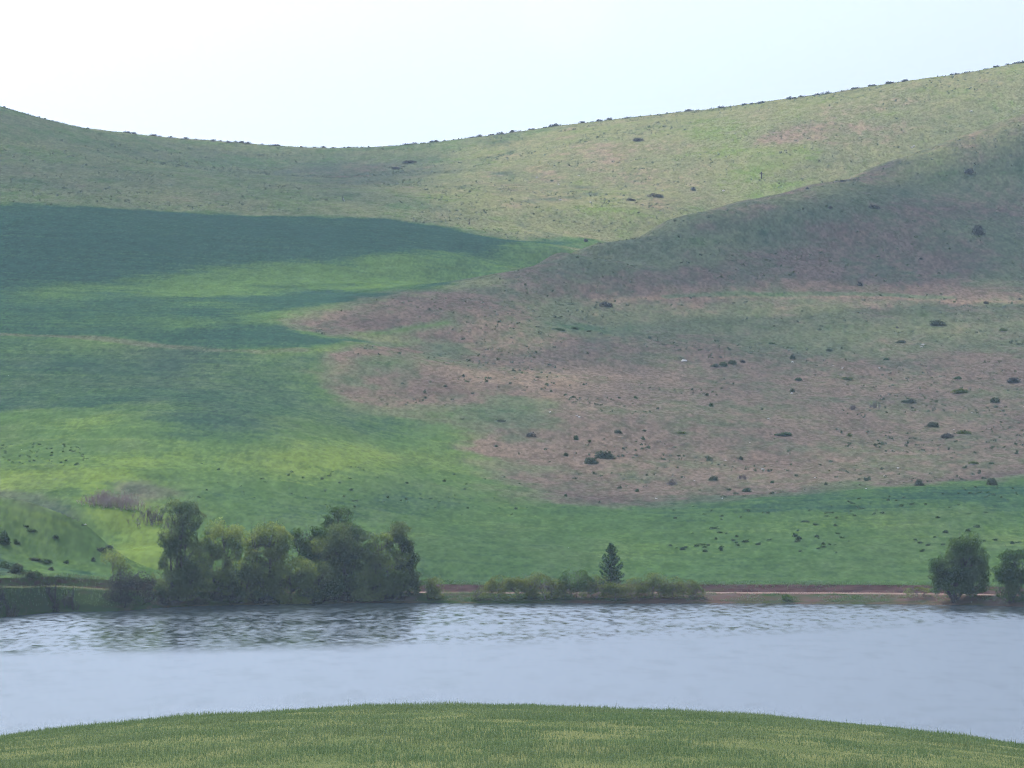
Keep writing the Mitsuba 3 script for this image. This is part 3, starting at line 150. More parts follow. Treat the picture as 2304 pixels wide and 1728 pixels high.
LEFT_SKYLINE = [[-84.43, 1132.0, 1.6, 0.76], [-82.45, 1133.0, 1.94, 0.98], [-115.39, 1110.0, 2.01, 0.87], [-32.45, 1133.0, 1.71, 0.69], [-65.67, 1136.0, 1.43, 0.55], [-51.12, 1137.0, 1.43, 0.62], [-87.86, 1129.0, 1.65, 0.78], [-92.82, 1130.0, 1.64, 0.74], [-110.8, 1121.0, 1.96, 0.92], [-73.6, 1134.0, 1.54, 0.67], [-74.06, 1134.0, 1.93, 0.82], [-116.89, 1108.0, 1.25, 0.62], [-61.34, 1137.0, 0.99, 0.42], [-46.71, 1136.0, 1.01, 0.38], [-93.35, 1135.0, 1.39, 0.68], [-55.41, 1135.0, 1.16, 0.49], [-50.57, 1139.0, 1.43, 0.65], [-110.79, 1120.0, 1.5, 0.54], [-105.23, 1122.0, 1.8, 0.9], [-52.44, 1131.0, 1.38, 0.54], [-101.25, 1128.0, 1.19, 0.63], [-72.92, 1135.0, 1.54, 0.57], [-65.52, 1131.0, 0.87, 0.41], [-33.51, 1137.0, 1.69, 0.76], [-108.65, 1120.0, 1.2, 0.49], [-73.52, 1130.0, 1.52, 0.68], [-88.4, 1132.0, 1.73, 0.77], [-55.88, 1133.0, 1.7, 0.66], [-38.14, 1138.0, 1.09, 0.5], [-31.16, 1131.0, 1.32, 0.61], [-61.55, 1131.0, 1.17, 0.5], [-101.17, 1127.0, 1.83, 1.01], [-118.14, 1113.0, 2.12, 0.95], [-75.44, 1131.0, 1.47, 0.54], [-95.88, 1131.0, 0.91, 0.42], [-84.05, 1133.0, 2.03, 1.1], [-98.24, 1130.0, 1.29, 0.5], [-59.14, 1137.0, 1.86, 1.01], [-73.59, 1135.0, 1.39, 0.75], [-73.32, 1138.0, 1.26, 0.62], [-91.04, 1134.0, 1.03, 0.56], [-36.03, 1131.0, 1.07, 0.44], [-86.35, 1135.0, 1.39, 0.63], [-29.91, 1132.0, 1.84, 0.93], [-77.8, 1131.0, 1.25, 0.68], [-33.04, 1136.0, 1.83, 0.76]]
RIGHT_SKYLINE = [[113.41, 1086.0, 1.7, 0.78], [-3.59, 1134.0, 2.32, 1.18], [2.33, 1136.0, 1.09, 0.46], [150.45, 1068.0, 1.11, 0.45], [87.57, 1099.0, 1.73, 0.81], [131.9, 1078.0, 1.52, 0.73], [116.65, 1083.0, 0.89, 0.41], [84.11, 1098.0, 2.34, 1.14], [27.05, 1129.0, 2.05, 1.02], [131.27, 1084.0, 1.57, 0.66], [107.36, 1091.0, 1.59, 0.87], [117.02, 1085.0, 1.48, 0.53], [149.71, 1072.0, 1.91, 0.71], [70.92, 1113.0, 2.0, 0.83], [-18.23, 1138.0, 1.08, 0.39], [-9.78, 1133.0, 1.93, 1.03], [91.76, 1093.0, 1.55, 0.77], [142.95, 1070.0, 1.61, 0.57], [132.32, 1076.0, 1.08, 0.43], [11.89, 1139.0, 0.88, 0.34], [2.23, 1139.0, 0.96, 0.34], [-27.77, 1132.0, 1.17, 0.59], [85.84, 1096.0, 1.0, 0.47], [-11.26, 1134.0, 1.77, 0.71], [54.06, 1122.0, 2.39, 1.01], [112.92, 1086.0, 2.09, 0.99], [21.88, 1131.0, 2.16, 0.79], [102.31, 1090.0, 1.83, 1.0], [-23.65, 1136.0, 1.62, 0.81], [57.27, 1121.0, 0.99, 0.39], [91.98, 1093.0, 1.42, 0.66], [-6.16, 1140.0, 1.52, 0.8], [-21.19, 1137.0, 1.05, 0.38], [13.41, 1135.0, 1.8, 0.71], [149.44, 1066.0, 1.74, 0.73], [0.43, 1140.0, 2.43, 1.08], [63.95, 1114.0, 2.21, 1.06], [54.51, 1119.0, 1.79, 0.75], [76.13, 1107.0, 1.91, 0.83], [-24.91, 1138.0, 2.2, 0.79], [88.46, 1096.0, 0.91, 0.42], [85.46, 1097.0, 1.43, 0.68], [54.87, 1121.0, 2.23, 1.02], [91.05, 1093.0, 1.09, 0.43], [12.97, 1134.0, 2.33, 0.87], [108.13, 1088.0, 2.09, 0.88], [92.99, 1100.0, 1.01, 0.49], [-25.17, 1139.0, 0.94, 0.44], [146.28, 1073.0, 1.27, 0.7], [63.9, 1110.0, 1.71, 0.72], [-12.92, 1133.0, 1.47, 0.6], [-16.42, 1133.0, 1.09, 0.39], [72.81, 1106.0, 0.91, 0.41], [-0.0, 1142.0, 1.46, 0.64], [103.66, 1092.0, 1.75, 0.64], [143.18, 1075.0, 1.59, 0.7], [148.76, 1070.0, 0.98, 0.52], [148.85, 1075.0, 1.73, 0.82], [149.51, 1066.0, 2.14, 1.11], [5.67, 1140.0, 1.83, 0.72], [51.44, 1118.0, 1.27, 0.45], [-24.26, 1140.0, 1.94, 1.01], [30.38, 1133.0, 1.94, 1.03], [24.82, 1129.0, 1.14, 0.42], [113.97, 1089.0, 1.36, 0.52], [11.92, 1136.0, 1.41, 0.58], [113.42, 1092.0, 1.99, 0.71], [134.67, 1075.0, 1.57, 0.75], [148.2, 1073.0, 0.85, 0.33], [-3.73, 1140.0, 0.89, 0.48], [29.07, 1132.0, 1.13, 0.45], [10.48, 1137.0, 1.4, 0.53], [75.34, 1101.0, 2.03, 0.93], [90.71, 1092.0, 0.92, 0.35], [14.05, 1134.0, 2.44, 1.18], [94.1, 1091.0, 2.24, 1.22], [73.05, 1110.0, 1.56, 0.62], [6.63, 1135.0, 1.46, 0.65], [-6.79, 1142.0, 1.33, 0.67], [35.4, 1123.0, 1.69, 0.75], [117.65, 1089.0, 1.88, 0.83], [30.46, 1129.0, 1.02, 0.55], [118.12, 1090.0, 1.65, 0.6], [147.98, 1073.0, 0.83, 0.38]]
STONES = [[31.07, 657.0, 1.09, 0.65], [77.16, 683.5, 0.69, 0.42], [76.53, 681.0, 0.52, 0.31], [6.08, 583.0, 0.44, 0.27], [10.34, 581.0, 0.37, 0.22], [10.68, 579.5, 0.44, 0.27], [37.0, 566.5, 0.29, 0.17], [37.22, 540.5, 0.48, 0.29], [32.18, 549.5, 0.35, 0.21], [57.48, 542.5, 0.48, 0.29], [54.61, 534.0, 0.34, 0.2], [50.04, 515.0, 0.33, 0.2], [20.17, 509.0, 0.32, 0.19], [47.79, 622.5, 0.55, 0.33], [51.04, 662.5, 0.51, 0.3], [58.18, 659.5, 0.42, 0.25], [59.63, 657.0, 0.33, 0.2], [66.36, 657.5, 0.42, 0.25], [12.24, 961.5, 0.61, 0.37], [12.05, 910.5, 0.69, 0.42], [19.52, 907.5, 0.58, 0.35], [6.76, 983.0, 0.62, 0.37], [17.96, 980.0, 0.5, 0.3], [39.12, 943.0, 0.72, 0.43], [54.96, 945.0, 0.84, 0.5], [107.94, 981.5, 0.75, 0.45], [108.68, 982.5, 0.62, 0.37], [127.75, 1011.5, 0.9, 0.54], [86.09, 612.5, 0.31, 0.19], [76.42, 605.0, 0.31, 0.18], [71.1, 586.5, 0.3, 0.18], [-50.58, 432.0, 0.38, 0.23], [26.43, 528.0, 0.27, 0.16], [29.26, 507.5, 0.26, 0.15], [44.11, 531.0, 0.34, 0.2], [41.64, 591.5, 0.3, 0.18]]
POSTS = [[65.85, 960.0, 1.22, 1.83], [-10.19, 861.5, 0.44, 1.42], [-41.36, 890.5, 0.68, 1.36]]

# ---------------------------------------------------------------- helpers
def tag(key, label, cat=None, group=None, kind=None):
    d = {'label': label}
    if cat: d['category'] = cat
    if group: d['group'] = group
    if kind: d['kind'] = kind
    labels[key] = d


def numbered(name):
    if name not in USED:
        USED[name] = 0
        return name
    USED[name] += 1
    return '%s_%03d' % (name, USED[name])


USED = {}
sstep = lambda a, b, x: (lambda t: t * t * (3 - 2 * t))(np.clip((x - a) / (b - a), 0, 1))
rgb = lambda *c: {'type': 'rgb', 'value': list(c)}


def sdist(poly, x, y):
    """Signed distance in metres to an outline, positive inside; clipped to 60 m."""
    p = Polygon(poly).buffer(0)
    x0, y0, x1, y1 = p.bounds
    out = np.full(x.shape, -60.0)
    m = (x > x0 - 60) & (x < x1 + 60) & (y > y0 - 60) & (y < y1 + 60)
    q = points(x[m], y[m])
    d = distance(p.boundary, q)
    out[m] = np.where(contains_xy(p, x[m], y[m]), d, -d)
    return out


def nz(x, y, scale, seed, octaves=3):
    return meshkit.fbm(np.stack([x / scale, y / scale, np.zeros_like(x)], -1), octaves, seed) - 0.5


def tube(pts, radii, sides=5):
    p = np.asarray(pts, float)
    t = np.gradient(p, axis=0)
    t /= np.linalg.norm(t, axis=1, keepdims=True) + 1e-12
    a = np.cross(t, np.where(np.abs(t[:, 2:]) < 0.9, [0, 0, 1.0], [1.0, 0, 0]))
    a /= np.linalg.norm(a, axis=1, keepdims=True) + 1e-12
    b, ang = np.cross(t, a), np.arange(sides) * 2 * np.pi / sides
    v = p[:, None] + np.broadcast_to(radii, (len(p),))[:, None, None] * (np.cos(ang)[None, :, None] * a[:, None] + np.sin(ang)[None, :, None] * b[:, None])
    i, j = np.meshgrid(np.arange(len(p) - 1), np.arange(sides), indexing='ij')
    q = np.stack([i * sides + j, i * sides + (j + 1) % sides, (i + 1) * sides + (j + 1) % sides, (i + 1) * sides + j], -1).reshape(-1, 4)
    return v.reshape(-1, 3), np.vstack([q[:, [0, 1, 2]], q[:, [0, 2, 3]]])


def join(parts):
    vs, fs, n = [], [], 0
    for v, f in parts:
        vs.append(v); fs.append(np.asarray(f) + n); n += len(v)
    return np.vstack(vs), np.vstack(fs)


def unit(v):
    return v / (np.linalg.norm(v, axis=-1, keepdims=True) + 1e-12)


def leaves(c, size, rng, droop=0.3, wide=0.45):
    """A pointed two-triangle leaf spray at each of the points c."""
    n = len(c)
    d = unit(rng.normal(size=(n, 3)) + [0, 0, -droop])
    s = unit(np.cross(d, rng.normal(size=(n, 3))))
    L = (size * rng.uniform(0.6, 1.4, n))[:, None]
    v = np.stack([c - d * L * 0.5, c + s * L * wide * 0.5, c + d * L * 0.5, c - s * L * wide * 0.5], 1).reshape(-1, 3)
    i = np.arange(n)[:, None] * 4
    return v, np.vstack([i + [0, 1, 2], i + [0, 2, 3]])


# ---------------------------------------------------------------- materials
def leaf_bsdf(c0, c1, scale, trans=0.8):
    def fn(p, n, uv):
        return mikit.mix(c0, c1, mikit.smoothstep(0.3, 0.7, mikit.fbm(p.x * scale, p.y * scale, p.z * scale)))
    return {'type': 'principledthin', 'base_color': mikit.proc(fn), 'roughness': 0.7, 'diff_trans': trans, 'eta': 1.35}


def mat(c0, c1, scale, rough=0.9):
    def fn(p, n, uv):
        return mikit.mix(c0, c1, mikit.smoothstep(0.3, 0.7, mikit.fbm(p.x * scale, p.y * scale, p.z * scale)))
    return {'type': 'twosided', 'bsdf': {'type': 'diffuse', 'reflectance': mikit.proc(fn)}}


scene['willow_leaf'] = leaf_bsdf((0.15, 0.22, 0.06), (0.29, 0.35, 0.095), 0.45, 1.1)
scene['grey_leaf'] = leaf_bsdf((0.085, 0.14, 0.055), (0.165, 0.215, 0.08), 0.6, 1.0)
scene['green_leaf'] = leaf_bsdf((0.06, 0.125, 0.035), (0.12, 0.195, 0.055), 0.6, 1.0)
scene['shore_leaf'] = leaf_bsdf((0.14, 0.18, 0.045), (0.22, 0.25, 0.065), 0.6, 1.0)
scene['needle'] = leaf_bsdf((0.04, 0.095, 0.035), (0.075, 0.15, 0.055), 1.5, 0.6)
scene['bark'] = mat((0.055, 0.045, 0.045), (0.11, 0.09, 0.085), 1.2)
scene['grey_twig'] = mat((0.13, 0.105, 0.11), (0.2, 0.165, 0.165), 0.8)
scene['pink_twig'] = mat((0.34, 0.26, 0.26), (0.44, 0.35, 0.34), 0.8)
scene['dark_twig'] = mat((0.05, 0.042, 0.05), (0.1, 0.085, 0.085), 0.8)
scene['sage_leaf'] = leaf_bsdf((0.06, 0.085, 0.05), (0.105, 0.13, 0.07), 1.5, 0.5)
scene['brush_leaf'] = leaf_bsdf((0.055, 0.054, 0.055), (0.09, 0.09, 0.08), 1.5, 0.5)
scene['clump_leaf'] = leaf_bsdf((0.045, 0.09, 0.035), (0.07, 0.12, 0.045), 0.4, 0.6)
scene['bright_leaf'] = leaf_bsdf((0.09, 0.13, 0.035), (0.13, 0.17, 0.045), 0.4, 0.8)
scene['stone'] = mat((0.45, 0.43, 0.4), (0.65, 0.62, 0.58), 3)
scene['old_wood'] = mat((0.05, 0.042, 0.035), (0.1, 0.085, 0.07), 6)
scene['white_board'] = mat((0.5, 0.5, 0.5), (0.65, 0.65, 0.63), 6)


def land(p, n, uv):
    """Vegetation and soil from dryness (uv.x) and lushness (uv.y), mottled at several sizes."""
    x, y = p.x, p.y
    a = mikit.fbm(x / 9, y / 14, 3.0, 4) - 0.5
    b = mikit.fbm(x / 1.6, y / 3.2, 7.0, 3) - 0.5
    c = mikit.fbm(x / 0.45, y / 1.2, 11.0, 2) - 0.5
    rows = mikit.fbm(x / 26, y / 1.1, 5.0, 3) - 0.5
    dry, lush = uv.x, uv.y
    rough = mikit.smoothstep(0.05, 0.5, dry)
    u = dr.clip(dry + a * (0.16 + 0.34 * rough) + b * (0.1 + 0.36 * rough), 0, 1)
    v = dr.clip(lush + (mikit.fbm(x / 14, y / 22, 23.0, 3) - 0.5) * 0.5 * mikit.smoothstep(0.0, 0.3, lush) + rows * (0.3 - 0.2 * rough) + c * 0.25, 0, 1)
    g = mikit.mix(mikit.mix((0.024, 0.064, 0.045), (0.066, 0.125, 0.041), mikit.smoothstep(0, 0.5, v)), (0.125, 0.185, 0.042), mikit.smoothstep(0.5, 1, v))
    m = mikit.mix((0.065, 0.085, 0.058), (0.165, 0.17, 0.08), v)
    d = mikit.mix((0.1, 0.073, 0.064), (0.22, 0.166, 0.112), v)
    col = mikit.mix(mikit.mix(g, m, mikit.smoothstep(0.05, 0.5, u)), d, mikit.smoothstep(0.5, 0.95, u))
    return col * (1 + b * 0.4 + c * (0.35 + 0.3 * rough))


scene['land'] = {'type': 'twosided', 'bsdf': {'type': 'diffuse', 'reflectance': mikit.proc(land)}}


def roadfn(p, n, uv):
    f = mikit.fbm(p.x / 2.0, p.y / 0.8, p.z / 0.4, 4)
    c = mikit.mix((0.2, 0.135, 0.11), (0.31, 0.22, 0.18), mikit.smoothstep(0.3, 0.7, f))
    return mikit.mix(c, (0.08, 0.085, 0.045), 0.95 * mikit.smoothstep(0.5, 0.9, uv.x + (f - 0.5) * 0.8))


scene['road_dirt'] = {'type': 'twosided', 'bsdf': {'type': 'diffuse', 'reflectance': mikit.proc(roadfn)}}
def cutfn(p, n, uv):
    f = mikit.fbm(p.x / 2.0, p.y / 0.8, p.z / 0.4, 4)
    c = mikit.mix((0.085, 0.048, 0.046), (0.15, 0.088, 0.078), mikit.smoothstep(0.3, 0.7, f))
    return mikit.mix(c, (0.065, 0.09, 0.036), mikit.smoothstep(0.7, 1.1, uv.x + (f - 0.5) * 1.2))


scene['cut_dirt'] = {'type': 'twosided', 'bsdf': {'type': 'diffuse', 'reflectance': mikit.proc(cutfn)}}


def bankfn(p, n, uv):
    f = mikit.fbm(p.x / 2.5, p.y / 0.8, p.z / 0.5, 4)
    return mikit.mix(mikit.mix((0.09, 0.06, 0.05), (0.16, 0.11, 0.09), f), (0.045, 0.075, 0.03), mikit.smoothstep(0.0, 1.0, uv.x + (f - 0.5) * 1.6))


scene['bank_dirt'] = {'type': 'twosided', 'bsdf': {'type': 'diffuse', 'reflectance': mikit.proc(bankfn)}}

# ---------------------------------------------------------------- the land beyond the lake
SX, SY = np.array(SHORE).T
_ys = PchipInterpolator(SX, SY, extrapolate=True)
def shore(x):
    x = np.asarray(x, float)
    return _ys(np.clip(x, SX[0], SX[-1])) + np.where(x < SX[0], (x - SX[0]) * 0.35, 0) + np.where(x > SX[-1], (SX[-1] - x) * 0.25, 0)
road_z = lambda x: np.interp(x, [-71, -54, -47, -38, -28, -10], [3.3, 3.0, 2.4, 1.6, 1.2, 1.05])
_P = np.array(HEIGHTS)
_rbf = RBFInterpolator(_P[:, :2] / 100, _P[:, 2], kernel='thin_plate_spline', smoothing=1e-4)

gx = np.r_[np.arange(-420, -190, 10.0), np.arange(-190, 190.01, 0.62), np.arange(200, 421, 10.0)]
gs = np.r_[np.arange(8, 110, 0.8), np.arange(110, 300, 1.25), np.arange(300, 560, 1.6), np.arange(560, 860, 2.0), np.arange(860, 1100, 12.0)]
X = np.repeat(gx[None], len(gs), 0)
Y = shore(gx)[None] + gs[:, None]
Z = _rbf(np.stack([X.ravel(), Y.ravel()], -1) / 100).reshape(X.shape)
far_side = np.maximum(np.abs(X) - 190, 0)
Z = Z * np.exp(-(far_side / 400) ** 2)
_ground = RegularGridInterpolator((gs, gx), Z, bounds_error=False, fill_value=None)
rough_land = sstep(8, 16, gs)[:, None]
Z = Z + rough_land * (1.1 * nz(X, Y, 28, 11, 3) * sstep(20, 120, gs)[:, None] + 0.35 * nz(X, Y, 5, 12, 3))
ground_grid = RegularGridInterpolator((gs, gx), Z, bounds_error=False, fill_value=None)


def ground(x, y):
    x, y = np.asarray(x, float), np.asarray(y, float)
    s = y - shore(x)
    q = np.stack([np.clip(s, 8, 1080), np.clip(x, -415, 415)], -1)
    bank = np.interp(s, [-30, -3, 0, 2.5], [-6, -0.7, 0, 1]) * np.where(s < 0, 1, road_z(x))
    road = np.where(s < 7.2, road_z(x), road_z(x) + (s - 7.2) / 0.8 * 0.95)
    return np.where(s < 2.5, bank, np.where(s < 8, road, ground_grid(q)))


# land cover
U = np.where(Y > 640, 0.5, 0.12)
V = np.where(Y > 640, 0.75, 0.5)
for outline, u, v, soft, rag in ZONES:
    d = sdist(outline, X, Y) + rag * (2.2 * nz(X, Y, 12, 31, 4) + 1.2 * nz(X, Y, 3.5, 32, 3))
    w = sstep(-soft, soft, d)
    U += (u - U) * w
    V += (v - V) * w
for line, u, v, width in TRACKS:
    l = LineString(line)
    x0, y0, x1, y1 = l.bounds
    m = (X > x0 - 5) & (X < x1 + 5) & (Y > y0 - 8) & (Y < y1 + 8)
    w = np.zeros(X.shape)
    w[m] = sstep(1.6 * width, 0.6 * width, distance(l, points(X[m], Y[m])) + 1.5 * nz(X[m], Y[m], 9, 41, 3))
    U += (u - U) * w
    V += (v - V) * w
UV = np.stack([U, V], -1).reshape(-1, 2)

vert = np.stack([X, Y, Z], -1).reshape(-1, 3)
nr, nc = X.shape
dz_s = np.gradient(vert.reshape(nr, nc, 3), axis=0)
dz_x = np.gradient(vert.reshape(nr, nc, 3), axis=1)
NRM = unit(np.cross(dz_x, dz_s)).reshape(-1, 3)
i, j = np.meshgrid(np.arange(nr - 1), np.arange(nc - 1), indexing='ij')
a = (i * nc + j).ravel()
quads = np.stack([a, a + 1, a + nc + 1, a + nc], -1)
cx, cy = X[:-1, :-1].ravel() + 0.3, Y[:-1, :-1].ravel() + 0.5
owner = np.zeros(len(quads), int)
ORDER = ['meadow', 'back_hill', 'wheat_field', 'brown_hillside', 'knoll']
for k, name in enumerate(ORDER[1:], 1):
    owner[contains_xy(Polygon(LANDS[name]).buffer(0), cx, cy)] = k
behind = (Y[:-1, :-1].ravel() > 640) & (owner == 0)
owner[behind] = 1


def ply_part(v, f, n, uv, bsdf):
    used = np.unique(f)
    new = np.full(len(v), -1); new[used] = np.arange(len(used))
    path = meshkit.write_ply((v[used], new[f]), False, uv[used], None, normals=n[used])
    return {'type': 'ply', 'filename': path, 'face_normals': False, 'bsdf': {'type': 'ref', 'id': bsdf}}


for k, (name, lab, cat) in enumerate([
        ('meadow', 'lush green meadow rising from the far lake shore', 'meadow'),
        ('back_hill', 'broad grassy hill with a saddle along the skyline', 'hill'),
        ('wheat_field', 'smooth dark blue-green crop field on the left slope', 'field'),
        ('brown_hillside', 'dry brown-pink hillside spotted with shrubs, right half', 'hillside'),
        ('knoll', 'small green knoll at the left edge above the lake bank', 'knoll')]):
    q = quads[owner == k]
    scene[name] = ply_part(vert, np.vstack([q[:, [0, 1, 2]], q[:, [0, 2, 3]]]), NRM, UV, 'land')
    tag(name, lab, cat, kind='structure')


# shore strip: lake bed and bank, road, cut bank
def strip(name, s_list, z_of, bsdf, lab, cat, amp=0.0, seed=0):
    x = np.r_[np.arange(-200, -75, 5.0), np.arange(-75, 80, 0.35), np.arange(80, 200, 5.0)]
    s = np.asarray(s_list, float)
    Xs = np.repeat(x[None], len(s), 0)
    inner = np.ones(len(s)); inner[[0, -1]] = 0
    wob = amp * 2 * nz(Xs, s[:, None] + 0 * Xs, 1.1, seed, 3) * inner[:, None]
    Ys = shore(Xs) + s[:, None] + wob
    Zs = np.stack([z_of(x, q) for q in s]) + wob * 0.7
    v = np.stack([Xs, Ys, Zs], -1).reshape(-1, 3)
    n, c = Xs.shape
    i, j = np.meshgrid(np.arange(n - 1), np.arange(c - 1), indexing='ij')
    a = (i * c + j).ravel()
    f = np.vstack([np.stack([a, a + 1, a + c + 1], -1), np.stack([a, a + c + 1, a + c], -1)])
    g = np.clip(0.35 + 1.6 * nz(Xs, Ys, 6, seed + 1, 3) + 0.9 * sstep(-38, -48, Xs) + 0.3 * sstep(-12, 0, -Xs), 0, 1)
    uv = np.stack([g, g], -1).reshape(-1, 2)
    nrm = meshkit.arrays((v, f), True)[2]
    scene[name] = {'type': 'ply', 'filename': meshkit.write_ply((v, f), False, uv, None, normals=nrm), 'face_normals': False, 'bsdf': {'type': 'ref', 'id': bsdf}}
    tag(name, lab, cat, kind='structure')


strip('lake_bank', [-60, -30, -8, -3, -1, 0, 0.3, 0.7, 1.1, 1.5, 1.9, 2.2, 2.5, 2.9], lambda x, s: np.interp(s, [-60, -30, -3, 0, 0.3, 2.5, 2.9], [-9, -6, -0.7, 0, 0.25, 1, 1.0]) * np.where(s < 0, 1, road_z(x)), 'bank_dirt', 'low earthen lake bank below the dirt track', 'bank', 0.16, 51)
strip('dirt_road', [2.9, 3.6, 4.3, 5, 5.7, 6.4, 7.0], lambda x, s: road_z(x) + 0.0 * x + (0.04 if 3 < s < 6.8 else 0), 'road_dirt', 'pale pinkish dirt track running along the far shore', 'road', 0.03, 52)
strip('cut_bank', [7.0, 7.15, 7.3, 7.45, 7.6, 7.75, 7.9, 8.0], lambda x, s: road_z(x) + (_ground(np.stack([np.full(x.shape, 8.0), x], -1)) - road_z(x)) * np.interp(s, [7, 7.15, 7.9, 8], [0, 0.1, 0.9, 1]), 'cut_dirt', 'dark reddish cut bank behind the dirt track', 'bank', 0.12, 53)

# ---------------------------------------------------------------- the lake
wind_line = lambda x: np.interp(x, [-60, -43, -15, 5, 20, 36, 52, 70], [300, 308, 322, 333, 345, 362, 377, 392])
rng = np.random.default_rng(7)
wx = np.arange(-72, 72.01, 0.24)
wy = np.r_[np.arange(212, 292, 1.0), np.arange(292, 434, 0.24)]
WX, WY = np.meshgrid(wx, wy)
ruffled = sstep(4, -4, WY - wind_line(WX) + 3 * nz(WX, WY, 15, 62, 3))
wave = np.zeros(WX.shape)
for _ in range(46):
    L = 0.8 * 2 ** rng.uniform(0, 1.2)
    th = rng.normal(math.pi / 2 + 0.1, 1.1)
    kx, ky = 2 * np.pi / L * math.cos(th), 2 * np.pi / L * math.sin(th)
    wave += L * 0.0012 * np.sin(kx * WX + ky * WY + rng.uniform(0, 6.3))
patch = 0.7 + 0.6 * np.clip(nz(WX, WY * 0.6, 9, 61, 3) + 0.5, 0, 1)
wave *= patch * (1 - 0.7 * ruffled)
wave *= sstep(0, 6, 72 - np.abs(WX)) * sstep(0, 5, WY - 212)
v = np.stack([WX, WY, wave], -1).reshape(-1, 3)
nr2, nc2 = WX.shape
i, j = np.meshgrid(np.arange(nr2 - 1), np.arange(nc2 - 1), indexing='ij')
a = (i * nc2 + j).ravel()
keep = (WY[:-1, :-1] < shore(WX[:-1, :-1]) + 1.0).ravel()
a = a[keep]
f = np.vstack([np.stack([a, a + 1, a + nc2 + 1], -1), np.stack([a, a + nc2 + 1, a + nc2], -1)])
# calm rest of the lake around the wavy part
def flat(x0, x1, y0, y1, n=2):
    xx, yy = np.meshgrid(np.linspace(x0, x1, n), np.linspace(y0, y1, n))
    vv = np.stack([xx, yy, 0 * xx], -1).reshape(-1, 3)
    q = [[r * n + c, r * n + c + 1, (r + 1) * n + c + 1, (r + 1) * n + c] for r in range(n - 1) for c in range(n - 1)]
    q = np.array(q)
    return vv, np.vstack([q[:, [0, 1, 2]], q[:, [0, 2, 3]]])
gxw = wx[-1]
lake_v, lake_f = join([(v, f), flat(-260, -72, 120, 434), flat(gxw, 260, 120, 434), flat(-72, gxw, 120, 212)])


def water_mix(p, n, uv):
    """Share of wind-roughened water: all of it nearer than the wind line (uv.x), less in the shelter of the far shore (1 - uv.y)."""
    ripple = mikit.fbm(p.x / 0.6, p.y / 2.2, 1.0, 4) - 0.5
    gust = mikit.fbm(p.x / 7, p.y / 12, 9.0, 3) - 0.5
    far = 0.08 + 0.78 * uv.y + (ripple * 2.6 + gust * 0.9) * (0.35 + 0.65 * uv.y)
    return dr.clip(uv.x * (0.84 + 0.32 * mikit.fbm(p.x / 1.6, p.y / 5, 2.0, 3)) + (1 - uv.x) * dr.clip(far, 0, 1), 0, 1)


scene['water'] = {'type': 'blendbsdf', 'weight': mikit.proc(water_mix),
                  'calm': {'type': 'roughplastic', 'distribution': 'beckmann', 'alpha': 0.025, 'int_ior': 1.333, 'diffuse_reflectance': rgb(0.03, 0.045, 0.055)},
                  'windy': {'type': 'roughplastic', 'distribution': 'beckmann', 'alpha': 0.17, 'int_ior': 1.333, 'diffuse_reflectance': rgb(0.06, 0.085, 0.112)}}
lx, ly = lake_v[:, 0], lake_v[:, 1]
lee = lx + 45 - (400 - ly) * 0.125      # the grove shelters the water to the right of this line
lake_uv = np.stack([sstep(13, -10, ly - wind_line(lx) + 6 * nz(lx, ly, 15, 62, 3)), sstep(2, 40, shore(lx) - ly + 8 * nz(lx, ly, 10, 63, 3)) * (0.2 + 0.8 * sstep(0, -4, lee) + 0.5 * sstep(-12, -6, lx)) + 0.4 * (sstep(0, -4, lee) + sstep(-13, -8, lx)) * sstep(0, 6, shore(lx) - ly)], -1)
lake_uv[:, 1] *= 1 - 0.75 * sstep(46.5, 49, lx) * sstep(34, 10, shore(lx) - ly)      # lee of the right trees
lake_uv = np.clip(lake_uv, 0, 1)
scene['lake'] = mikit.ply((lake_v, lake_f), 'water', smooth=True, uv=lake_uv)
tag('lake', 'pale blue lake with a rippled strip along the far shore', 'lake', kind='structure')

# ---------------------------------------------------------------- grassy rise in the foreground
def rise(x, y):
    x, y = np.asarray(x, float), np.asarray(y, float)
    k = np.where(x < -1, 0.0037, 0.0039)
    z = 8.70 - 0.00109 * np.maximum(y - 95, 0) ** 2 + 0.0006 * np.maximum(95 - y, 0) ** 2 - k * np.minimum((x + 1) ** 2, 900 + 8 * np.abs(x)) * sstep(20, 90, y)
    z = z + 0.2 * nz(x, y, 9, 71, 3) + 0.14 * nz(x, y, 1.7, 72, 3)
    return np.where(z < -1, -1 - 0.2 * (-1 - z) ** 0.5, z)


hx = np.r_[np.arange(-220, -32, 8.0), np.arange(-32, 32.1, 0.35), np.arange(36, 220, 8.0)]
hy = np.r_[np.arange(-60, 70, 4.0), np.arange(70, 150, 0.35), np.arange(150, 216, 3.0)]
HX, HY = np.meshgrid(hx, hy)
HZ = rise(HX, HY)
v = np.stack([HX, HY, HZ], -1).reshape(-1, 3)
c = HX.shape[1]
i, j = np.meshgrid(np.arange(HX.shape[0] - 1), np.arange(c - 1), indexing='ij')
a = (i * c + j).ravel()
f = np.vstack([np.stack([a, a + 1, a + c + 1], -1), np.stack([a, a + c + 1, a + c], -1)])


def turf(p, n, uv):
    f = mikit.fbm(p.x / 1.5, p.y / 2.5, 0.0, 4)
    return mikit.mix((0.09, 0.12, 0.05), (0.13, 0.15, 0.065), mikit.smoothstep(0.3, 0.7, f))


scene['turf'] = {'type': 'twosided', 'bsdf': {'type': 'diffuse', 'reflectance': mikit.proc(turf)}}
scene['foreground_rise'] = mikit.ply((v, f), 'turf', smooth=True)
tag('foreground_rise', 'rounded grassy rise along the bottom edge in front of the lake', 'hill', kind='structure')


